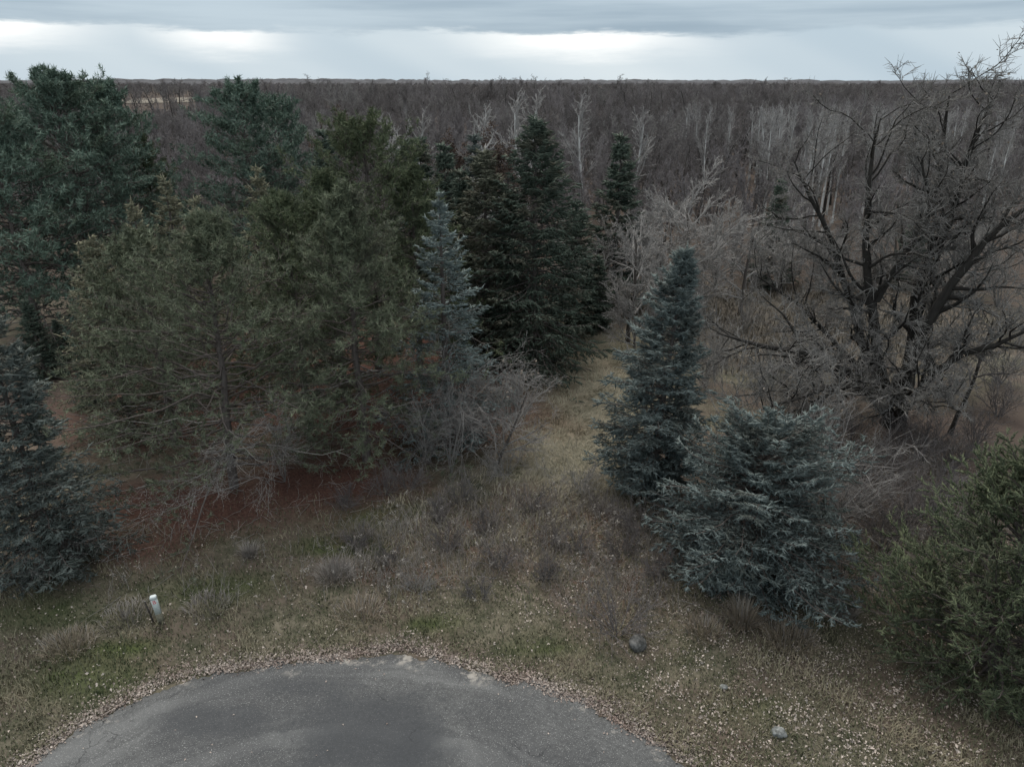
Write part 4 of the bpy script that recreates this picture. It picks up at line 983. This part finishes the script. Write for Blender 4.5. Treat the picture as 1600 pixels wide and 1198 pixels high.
# ------------------------------------------------------------------ shrubs and brush near the lawn
def shrub_at(u, v, h, seed, label, cm='darktwig', group=None, rmin=0.004, leafy=0, wide=1.0, leafm='paleleaf', name='shrub'):
    p = gp(u, v); rng_ = np.random.default_rng(seed)
    tb, cb, lb = Bag(), Bag(), Bag()
    ns = 14; azm = rng_.random(ns) * 6.283; e = rng_.uniform(0.25, 1.0, ns) * wide
    D = np.stack([np.cos(azm) * e, np.sin(azm) * e, np.ones(ns)], 1)
    P, R, L = grow(rng_, np.stack([np.cos(azm) * 0.12, np.sin(azm) * 0.12, np.full(ns, -0.05)], 1), D, h * rng_.uniform(0.7, 1.15, ns), np.full(ns, 0.006 + 0.006 * h), 0.004, 6, 0.12, -0.01)
    tubes(tb, P, R, 4, rng_.random(ns))
    S, D, L1, r, _ = kids(rng_, P, R, L, 10, 0.15, 38, 14, 0.5)
    P1, R1, L1 = grow(rng_, S, D, L1, np.maximum(r * 0.6, rmin * 1.2), rmin, 3, 0.18, 0.0); tubes(cb, P1, R1, 3, rng_.random(len(P1)))
    S, D, L2, r, _ = kids(rng_, P1, R1, L1, 6, 0.2, 38, 14, 0.5)
    P2, R2, L2 = grow(rng_, S, D, L2, np.maximum(r * 0.7, rmin), rmin * 0.5, 1, 0.2, 0.0); tubes(cb, P2, R2, 3, rng_.random(len(P2)))
    if leafy:
        ii = rng_.integers(0, len(P2), leafy); leaves(lb, P2[ii, -1], unit(rng_.normal(size=(leafy, 3))), rng_.uniform(0.03, 0.06, leafy), rng_.random(leafy), rng_)
    t = thing(name, label, 'shrub', (p[0], p[1], float(gz(*p))), 0.0, group)
    obj('stems', tb.mesh('stems', M[cm]), t); c_ = obj('crown', cb.mesh('crown', M[cm]), t)
    if lb.n: obj('withered_leaves', lb.mesh('withered_leaves', M[leafm]), c_)
    count('shrub', tb, cb, lb)
    return t

shrub_at(55, 905, 1.9, 501, 'grey brush at the foot of the left-edge blue spruce', 'greytwig')
shrub_at(120, 880, 1.6, 502, 'second clump of grey brush, right of the left-edge blue spruce', 'greytwig')
shrub_at(965, 985, 1.9, 503, 'thin twiggy bush beside the upright grey boulder', 'darktwig', leafy=160)
shrub_at(905, 770, 1.5, 504, 'grey weedy bush in the middle of the path mouth', 'greytwig', leafy=300, leafm='fluff')
shrub_at(830, 800, 1.2, 505, 'low brown bush left of the path mouth', 'darktwig')
shrub_at(1000, 840, 1.4, 506, 'brown brush below the leaning blue spruce', 'darktwig', leafy=120)
shrub_at(900, 865, 1.0, 507, 'dark low brush in front of the path mouth', 'darktwig')
shrub_at(655, 925, 0.8, 508, 'small grey dry bush on the lawn behind the road', 'greytwig')
shrub_at(610, 880, 0.9, 509, 'small brown dry bush behind the grey one on the lawn', 'darktwig')
shrub_at(750, 935, 0.8, 510, 'flat dark bush on the lawn right of the green patch', 'darktwig')
shrub_at(640, 765, 1.5, 511, 'dim brush under the second front pine', 'darktwig')
shrub_at(720, 790, 1.4, 512, 'dim brush under the fountain of arching stems', 'darktwig')
shrub_at(790, 745, 1.4, 513, 'low tangle at the left border of the path', 'greytwig')
shrub_at(668, 722, 3.6, 514, 'tall dim brush left of the fountain of arching stems', 'greytwig', rmin=0.006, wide=0.6, leafy=200)
shrub_at(735, 700, 4.2, 515, 'tall grey brush in front of the lower boughs of the pale blue spruce', 'greytwig', rmin=0.006, wide=0.6, leafy=260)
shrub_at(800, 660, 3.0, 516, 'grey twiggy brush hanging over the left border of the path', 'greytwig', rmin=0.006, wide=0.8, leafy=160)
shrub_at(540, 790, 1.1, 517, 'low weedy bush at the front of the red pine straw', 'darktwig')
shrub_at(600, 770, 1.3, 518, 'low brown bush left of the dim brush under the second front pine', 'darktwig')
shrub_at(1285, 835, 5.0, 531, 'bare sapling leaning over the right shoulder of the broad blue-green spruce', 'greytwig', rmin=0.007, wide=0.7, leafy=140)
shrub_at(1215, 800, 6.2, 532, 'bare sapling whose twigs stand above the broad blue-green spruce', 'greytwig', rmin=0.007, wide=0.6, leafy=200)
def brush_row(spots_, seed, nt_, hs_, **kw):
    first = []
    for q, (u, v) in enumerate(spots_):
        if q < nt_: first.append(shrub_at(u, v, hs_(v), seed + q, **kw))
        else:
            p = gp(u, v); t_ = first[q % nt_]; h0_ = hs_(spots_[q % nt_][1]); k_ = hs_(v) / h0_ * (0.85 + 0.3 * ((q * 37) % 10) / 10)
            copy_tree(t_, (p[0], p[1], float(gz(*p))), q * 1.9, (k_, k_, k_))
brush_row(((700, 860), (780, 890), (850, 905), (940, 805), (1030, 905), (690, 815), (860, 850), (975, 870), (760, 835), (560, 850)), 570, 3, lambda v: 0.95,
          label='low brown brush in the weeds between the path mouth and the road', cm='darktwig', group='low brush before the path mouth', rmin=0.005, leafy=160, wide=0.9, leafm='russet')
brush_row(((1350, 800), (1400, 760), (1455, 800), (1380, 860), (1420, 830), (1480, 740), (1345, 740), (1440, 720), (1300, 715), (1520, 700), (1395, 705), (1560, 650), (1250, 690), (1330, 690), (1470, 860)), 520, 4, lambda v: 2.3,
          label='brown leafless sapling brush in the thicket below the great oak', cm='darktwig', group='thicket below the oak', rmin=0.006, leafy=220, wide=0.5, leafm='russet')
brush_row(((1170, 460), (1130, 560), (1230, 440), (1290, 455), (1120, 430), (1340, 470), (1500, 470), (1560, 480), (1090, 500), (1040, 470), (1190, 600), (1250, 580), (1100, 610), (1300, 520), (1160, 520), (1230, 640), (1480, 620), (1560, 600), (1590, 540), (1060, 560), (1310, 610)), 540, 4, lambda v: 4.6 if v < 505 else 2.6,
          label='grey leafless brush in the rough field around and behind the great oak', cm='greytwig', group='brush in the field around the oak', rmin=0.008, wide=0.6)

# ------------------------------------------------------------------ ground cover (nobody could count it)
rng = np.random.default_rng(1200)
def scatter(n_, u0, u1, v0, v1):
    """points on the ground spread evenly over what the picture window (u0..u1, v0..v1) sees"""
    c = np.array([gp(u0, v0), gp(u1, v0), gp(u0, v1), gp(u1, v1)])
    y0, y1 = c[:, 1].min(), c[:, 1].max()
    y = np.exp(rng.uniform(np.log(y0), np.log(y1), n_)); zc = y * CP + CAMH * SP
    x = rng.uniform((u0 - 800) / F * zc, (u1 - 800) / F * zc)
    return x, y

# turf
x, y = scatter(112000, -60, 1660, 770, 1215)
rd = road_dist(x, y); Z = zones(x, y)
patch = wob(x, y, 0.8, 4.0) + 0.5 * wob(x, y, 2.1, 1.0)
keep = (rd > 0.10 + 0.15 * rng.random(len(x))) & (rng.random(len(x)) > Z['duff'] * 0.9) & (rng.random(len(x)) > Z['thick'] * 0.75) & (rng.random(len(x)) > 0.35 * (patch < -0.3))
x, y = x[keep], y[keep]; Z = {k: v[keep] for k, v in Z.items()}; patch = patch[keep]; n_ = len(x)
tint = np.clip(0.38 + patch * 0.6 + rng.normal(0, 0.22, n_) - Z['green'] * 0.95 + Z['leafy'] * 0.15, 0, 1)
L = rng.uniform(0.07, 0.21, n_) * (1 + 0.6 * (patch > 0.3)); 
bg_ = Bag(); blades(bg_, np.stack([x, y, gz(x, y) - 0.01], 1), rng.random(n_) * 6.28, rng.uniform(0.3, 1.3, n_), L, rng.uniform(0.016, 0.036, n_), tint, rng)
o = obj('grass', bg_.mesh('grass', M['grass'])); o['kind'] = 'stuff'; tag(o, 'patchy green and straw turf around the road end', 'grass'); count('grass', bg_)
# rough grass of the path and edges
x, y = scatter(60000, 600, 1130, 520, 860)
Z = zones(x, y); keep = rng.random(len(x)) < np.clip(Z['path'] * 0.95 + 0.10 + Z['weedy'] * 0.15, 0, 1) * (1 - 0.8 * Z['duff']); x, y = x[keep], y[keep]; n_ = len(x)
tus = wob(x, y, 1.1, 2.2); bg_ = Bag()
blades(bg_, np.stack([x, y, gz(x, y) - 0.01], 1), 0.6 + wob(x, y, 0.5, 3.3) * 2.5 + rng.normal(0, 0.6, n_), rng.uniform(0.6, 1.5, n_), rng.uniform(0.18, 0.42, n_) * (1 + 0.35 * tus), rng.uniform(0.02, 0.038, n_), np.clip(0.72 + 0.35 * tus + rng.normal(0, 0.22, n_), 0, 1), rng)
o = obj('path_grass', bg_.mesh('path_grass', M['pathgrass'])); o['kind'] = 'stuff'; tag(o, 'matted straw-coloured grass of the path between the trees', 'grass'); count('grass', bg_)
# field grass behind the oak
x, y = scatter(26000, 1000, 1660, 440, 640); Z = zones(x, y); keep = rng.random(len(x)) < Z['field']; x, y = x[keep], y[keep]; n_ = len(x); bg_ = Bag()
blades(bg_, np.stack([x, y, gz(x, y)], 1), rng.random(n_) * 6.28, rng.uniform(0.2, 1.1, n_), rng.uniform(0.3, 0.7, n_), rng.uniform(0.05, 0.09, n_), rng.random(n_), rng)
o = obj('field_grass', bg_.mesh('field_grass', M['fieldgrass'])); o['kind'] = 'stuff'; tag(o, 'tall tan grass of the field seen through the oak', 'grass'); count('grass', bg_)
# dry weeds: stems with a few side twigs, some with pale heads
x, y = scatter(24000, 120, 1500, 700, 960); Z = zones(x, y)
pn = wob(x, y, 0.9, 7.7)
keep = rng.random(len(x)) < np.clip(Z['weedy'] * 0.55 + Z['thick'] * 0.35 + 0.03 + 0.10 * (pn > 0.35), 0, 1) * (road_dist(x, y) > 1.2) * (1 - 0.6 * Z['duff']); x, y = x[keep], y[keep]; n_ = len(x)
P, R, L = grow(rng, np.stack([x, y, gz(x, y) - 0.03], 1), unit(np.c_[rng.normal(0, 0.35, (n_, 2)), np.ones(n_)]), rng.uniform(0.35, 1.0, n_), np.full(n_, 0.009), 0.004, 2, 0.16, -0.03)
wb = Bag(); tubes(wb, P, R, 3, rng.random(n_))
S, D, L1, r, _ = kids(rng, P, R, L, 3, 0.3, 38, 12, 0.45); P1, R1, _ = grow(rng, S, D, L1, np.full(len(S), 0.007), 0.003, 1, 0.15, 0.0); tubes(wb, P1, R1, 3, rng.random(len(P1)))
o = obj('dry_weeds', wb.mesh('dry_weeds', M['dryweed'])); o['kind'] = 'stuff'; tag(o, 'brown standing dry weeds between lawn and trees', 'weeds'); count('weeds', wb)
hd = rng.random(n_) < 0.10; hb_ = Bag(); C = np.repeat(P[hd, -1], 9, 0); leaves(hb_, C + rng.normal(0, 0.045, C.shape), unit(rng.normal(size=C.shape)), 0.07, rng.random(len(C)), rng)
obj('seed_heads', hb_.mesh('seed_heads', M['fluff']), o); count('weeds', hb_)

# fallen leaves: drifted along the road's edge, strewn over the turf
def litter(x, y, z, size, tint, bag, flat=0.5):
    n_ = len(x); leaves(bag, np.stack([x, y, z], 1), unit(rng.normal(0, flat, (n_, 3)) + [0, 0, 1.0]), size, tint, rng)
lb = Bag()
tq = rng.uniform(-1.75, 1.75, 26000); off = np.abs(rng.normal(0, 0.36, 26000)) + rng.normal(0.02, 0.10, 26000) + 0.12 * np.sin(tq * 9) + 0.08 * np.sin(tq * 23)
rq = np.interp(tq, et[oo], er[oo]) + off
x, y = ROAD_C[0] + rq * np.sin(tq), ROAD_C[1] + rq * np.cos(tq)
litter(x, y, np.maximum(gz(x, y), np.where(off < 0.05, 0.036, 0)) + rng.uniform(0.005, 0.09, len(x)) * np.clip(1 - np.abs(off - 0.25) / 0.4, 0.1, 1), np.clip(rng.lognormal(-2.75, 0.32, len(x)), 0.03, 0.12), np.clip(rng.normal(0.46, 0.34, len(x)), 0, 1), lb)
x, y = scatter(130000, -60, 1660, 830, 1215); Z = zones(x, y); rd = road_dist(x, y)
keep = (rd > 0.2) & (rng.random(len(x)) < 0.03 + 0.26 * Z['leafy'] * (0.25 + 1.3 * (wob(x, y, 2.6, 2) > 0.05)) + 0.06 * (x > 2) * (wob(x, y, 3.3, 1) > -0.1) + 0.05 * (wob(x, y, 1.3, 5) > 0.2)); x, y = x[keep], y[keep]
litter(x, y, gz(x, y) + rng.uniform(0.01, 0.10, len(x)), np.clip(rng.lognormal(-2.75, 0.32, len(x)), 0.03, 0.13), np.clip(rng.normal(0.72, 0.33, len(x)), 0, 1), lb, 0.7)
x, y = scatter(16000, 560, 1560, 600, 960); Z = zones(x, y); keep = rng.random(len(x)) < 0.15 + 0.4 * Z['thick'] + 0.3 * Z['weedy']; x, y = x[keep], y[keep]
litter(x, y, gz(x, y) + rng.uniform(0.01, 0.10, len(x)), rng.uniform(0.05, 0.10, len(x)), np.clip(rng.normal(0.3, 0.22, len(x)), 0, 1), lb, 0.7)
x = rng.uniform(-14, 10, 90); y = rng.uniform(13, 19, 90); keep = road_dist(x, y) < -0.2; x, y = x[keep], y[keep]
litter(x, y, np.full(len(x), 0.045), rng.uniform(0.05, 0.09, len(x)), rng.random(len(x)), lb, 0.2)
o = obj('fallen_leaves', lb.mesh('fallen_leaves', M['leaflitter'])); o['kind'] = 'stuff'; tag(o, 'pale fallen leaves drifted along the road edge and strewn on turf', 'leaves'); count('leaves', lb)
# pine straw under the grove
x, y = scatter(26000, 120, 860, 560, 870); Z = zones(x, y); keep = rng.random(len(x)) < Z['duff']; x, y = x[keep], y[keep]; n_ = len(x); pb = Bag()
dn = unit(np.c_[rng.normal(size=(n_, 2)), rng.normal(0, 0.25, n_)]); needles(pb, np.stack([x, y, gz(x, y) + rng.uniform(0.01, 0.05, n_)], 1), dn, rng.uniform(0.10, 0.22, n_), 0.022, rng.random(n_), rng)
m_pd = foliage('pine_straw', (0.085, 0.048, 0.038), (0.20, 0.125, 0.10)); o = obj('pine_straw', pb.mesh('pine_straw', m_pd)); o['kind'] = 'stuff'; tag(o, 'red-brown pine straw under the front pines', 'pine straw'); count('leaves', pb)

x, y = scatter(5000, 120, 1560, 600, 960); Z = zones(x, y); keep = rng.random(len(x)) < 0.22 * np.maximum(Z['duff'], Z['thick']) + 0.02; x, y = x[keep], y[keep]; n_ = len(x); sb = Bag()
P, R, L = grow(rng, np.stack([x, y, gz(x, y) + 0.03], 1), np.c_[rng.normal(size=(n_, 2)), np.zeros(n_)], rng.uniform(0.3, 1.6, n_), np.full(n_, 0.014), 0.006, 3, 0.18, 0.0); P[..., 2] = gz(P[..., 0], P[..., 1]) + 0.03 + rng.random((n_, 4)) * 0.06
tubes(sb, P, R, 3, rng.random(n_)); o = obj('fallen_twigs', sb.mesh('fallen_twigs', M['deadwood'])); o['kind'] = 'stuff'; tag(o, 'fallen grey twigs lying on the ground under the trees', 'twigs'); count('leaves', sb)

# ------------------------------------------------------------------ tussocks
def tussock(u, v, h, r, n_, mat, label, seed):
    p = gp(u, v); rg = np.random.default_rng(seed); b1, b2 = Bag(), Bag()
    for bag, nn_, hh in ((b1, n_, h), (b2, n_ // 4, h * 1.25)):
        a_ = rg.random(nn_) * 6.283; q = r * np.sqrt(rg.random(nn_))
        blades(bag, np.stack([q * np.cos(a_), q * np.sin(a_), np.full(nn_, -0.02)], 1), a_ + rg.normal(0, 0.7, nn_), np.clip(0.15 + q / r * 0.8 + rg.normal(0, 0.25, nn_), 0, 1.5), hh * rg.uniform(0.6, 1.15, nn_), rg.uniform(0.012, 0.022, nn_), rg.random(nn_), rg)
    t = thing('grass_tussock', label, 'grass tussock', (p[0], p[1], float(gz(*p))))
    obj('blades', b1.mesh('blades', M[mat]), t); obj('seed_stalks', b2.mesh('seed_stalks', M['paleweed']), t); count('tussock', b1, b2)
tussock(1158, 978, 0.95, 0.38, 420, 'drygrass', 'upright tan grass tussock in front of the broad blue-green spruce', 601)
tussock(1235, 1005, 0.6, 0.75, 500, 'drygrass', 'low sprawling tan grass clump right of the upright tussock', 602)
tussock(1312, 960, 0.7, 0.5, 380, 'paleweed', 'greyish dry grass clump between the broad spruce and the juniper', 603)
tussock(524, 902, 0.7, 0.6, 420, 'paleweed', 'pale grey tussock on the lawn in front of the pines', 604)
tussock(108, 1010, 0.42, 0.75, 420, 'drygrass', 'tan grass mound on the left lawn, nearest the left edge', 605)
tussock(390, 868, 0.7, 0.22, 160, 'paleweed', 'thin pale tuft on the red pine straw', 606)
tussock(560, 960, 0.4, 0.8, 420, 'drygrass', 'flattened straw tuft on the lawn above the road top', 607)
tussock(1100, 990, 0.45, 0.6, 320, 'drygrass', 'low straw tuft left of the upright tan tussock', 608)
tussock(325, 950, 0.38, 0.75, 260, 'dryweed', 'brown weed tuft right of the white marker post', 609)
tussock(200, 965, 0.40, 0.85, 300, 'dryweed', 'brown weed tuft left of the white marker post', 610)

# ------------------------------------------------------------------ marker post, stake, stones
def box(bag, c, s, bev=0.0, tint=0.5, taper=1.0):
    x_, y_, z_ = s[0] / 2, s[1] / 2, s[2] / 2
    def ring(z, k):
        q = bev
        return np.array([[-x_ * k + q, -y_ * k, z], [x_ * k - q, -y_ * k, z], [x_ * k, -y_ * k + q, z], [x_ * k, y_ * k - q, z], [x_ * k - q, y_ * k, z], [-x_ * k + q, y_ * k, z], [-x_ * k, y_ * k - q, z], [-x_ * k, -y_ * k + q, z]])
    rings = [ring(-z_, 1), ring(z_ - bev, taper), ring(z_, taper * (1 - 2 * bev / max(s[0], 1e-6)) if bev else taper)]
    V = np.concatenate(rings) + np.array(c); T = []
    for a_ in range(2):
        for i_ in range(8):
            j_ = (i_ + 1) % 8; T += [[a_ * 8 + i_, a_ * 8 + j_, a_ * 8 + 8 + j_], [a_ * 8 + i_, a_ * 8 + 8 + j_, a_ * 8 + 8 + i_]]
    for i_ in range(1, 7): T += [[16, 16 + i_, 17 + i_], [0, i_ + 1, i_]]
    bag.add(V, np.array(T), tint)

def plain(name, c1, c2, scale=6.0, rough=0.6, bump=0.0):
    m, n, b = new_mat(name); g = n.new('ShaderNodeTexCoord').outputs['Object']; f = n.noise(g, scale, 5, 0.65)
    n.put(b.inputs['Base Color'], n.mix(n.step(f, 0.35, 0.68), c1, c2)); b.inputs['Roughness'].default_value = rough
    if bump:
        bp = n.new('ShaderNodeBump'); bp.inputs[0].default_value = bump; bp.inputs[1].default_value = 0.04; n.put(bp.inputs[2], f); n.put(b.inputs['Normal'], bp.outputs[0])
    return m
M['postwhite'] = plain('weathered_white_plastic', (0.56, 0.62, 0.60), (0.68, 0.73, 0.71), 9)
M['postcap'] = plain('white_plastic_cap', (0.70, 0.76, 0.75), (0.80, 0.85, 0.84), 9)
M['postdirt'] = plain('mud_stained_post', (0.13, 0.12, 0.085), (0.26, 0.24, 0.18), 12, 0.9)
M['postred'] = plain('red_print', (0.50, 0.045, 0.06), (0.60, 0.09, 0.10), 30)
M['stakewood'] = plain('dark_stake', (0.035, 0.030, 0.027), (0.10, 0.088, 0.078), 14, 0.9)
p = gp(253, 973)
post = thing('marker_post', 'white marker post with red print standing in the weeds on the left lawn', 'marker post', (p[0], p[1], float(gz(*p))), 0.32)
post.rotation_euler = (math.radians(-3), math.radians(-5), 0.30)
pb = Bag(); box(pb, (0, 0, 0.19), (0.20, 0.15, 0.46), 0.015); obj('foot', pb.mesh('foot', M['postdirt']), post)
pb = Bag(); box(pb, (0, 0, 0.72), (0.19, 0.14, 0.60), 0.015); body = obj('body', pb.mesh('body', M['postwhite']), post)
pb = Bag(); box(pb, (0, 0, 1.075), (0.215, 0.165, 0.11), 0.022, taper=0.94); obj('cap', pb.mesh('cap', M['postcap']), post)
pb = Bag()   # the red mark: two uprights with bars, flat print 3 mm proud
for (cx, cz, sx_, sz_) in ((-0.030, 0.91, 0.018, 0.13), (0.030, 0.91, 0.018, 0.13), (0.0, 0.965, 0.06, 0.016), (0.0, 0.915, 0.06, 0.014), (0.0, 0.855, 0.06, 0.016), (0.055, 0.885, 0.03, 0.02)):
    box(pb, (cx, -0.0735, cz), (sx_, 0.004, sz_))
obj('red_print', pb.mesh('red_print', M['postred']), body)
p = gp(240, 972)
stake = thing('stake', 'thin dark stake leaning beside the white marker post', 'stake', (p[0], p[1], float(gz(*p))))
stake.rotation_euler = (math.radians(-4), math.radians(-8), 0.3)
pb = Bag(); box(pb, (0, 0, 0.42), (0.05, 0.045, 0.94), 0.006); obj('shaft', pb.mesh('shaft', M['stakewood']), stake)
pb = Bag(); box(pb, (0, 0, 0.91), (0.055, 0.05, 0.035), 0.008, taper=0.8); obj('tip', pb.mesh('tip', M['deadwood']), stake)

def stone(u, v, size, seed, label, mat, squash=0.7, lift=0.3):
    import bmesh
    p = gp(u, v); rg = np.random.default_rng(seed); bm = bmesh.new(); bmesh.ops.create_icosphere(bm, subdivisions=3, radius=1.0)
    pl = unit(rg.normal(size=(14, 3))); po = rg.uniform(0.62, 0.92, 14)
    for vv in bm.verts:
        q = np.array(vv.co)
        for a_, o_ in zip(pl, po):
            d_ = q @ a_
            if d_ > o_: q = q - a_ * (d_ - o_) * 0.9
        q = q * (1 + 0.05 * math.sin(q[0] * 5 + seed) * math.sin(q[1] * 4 + q[2] * 3))
        vv.co = q * np.array([1, 0.85, squash]) * size
    me = bpy.data.meshes.new('boulder'); bm.to_mesh(me); bm.free(); me.materials.append(mat)
    for pl_ in me.polygons: pl_.use_smooth = True
    o = obj('boulder', me, None, (p[0], p[1], float(gz(*p)) + size * squash * lift)); o.rotation_euler = (0.1, 0.15, rg.random() * 6)
    return tag(o, label, 'boulder')
M['stone'] = plain('lichened_stone', (0.055, 0.055, 0.052), (0.20, 0.195, 0.185), 5, 0.9, 0.6)
M['stonepale'] = plain('pale_stone', (0.10, 0.105, 0.10), (0.36, 0.37, 0.36), 6, 0.9, 0.6)
stone(997, 1006, 0.34, 3, 'upright grey boulder half hidden beside the thin twiggy bush', M['stone'], 0.95, 0.5)
stone(1216, 1148, 0.24, 4, 'small pale boulder in the leaf-strewn grass at the lower right', M['stonepale'], 0.75, 0.4)
stone(1131, 1072, 0.15, 5, 'small flat grey stone in the grass right of the road edge', M['stonepale'], 0.45, 0.3)
print('TRIS', sum(TRI.values()), TRI)
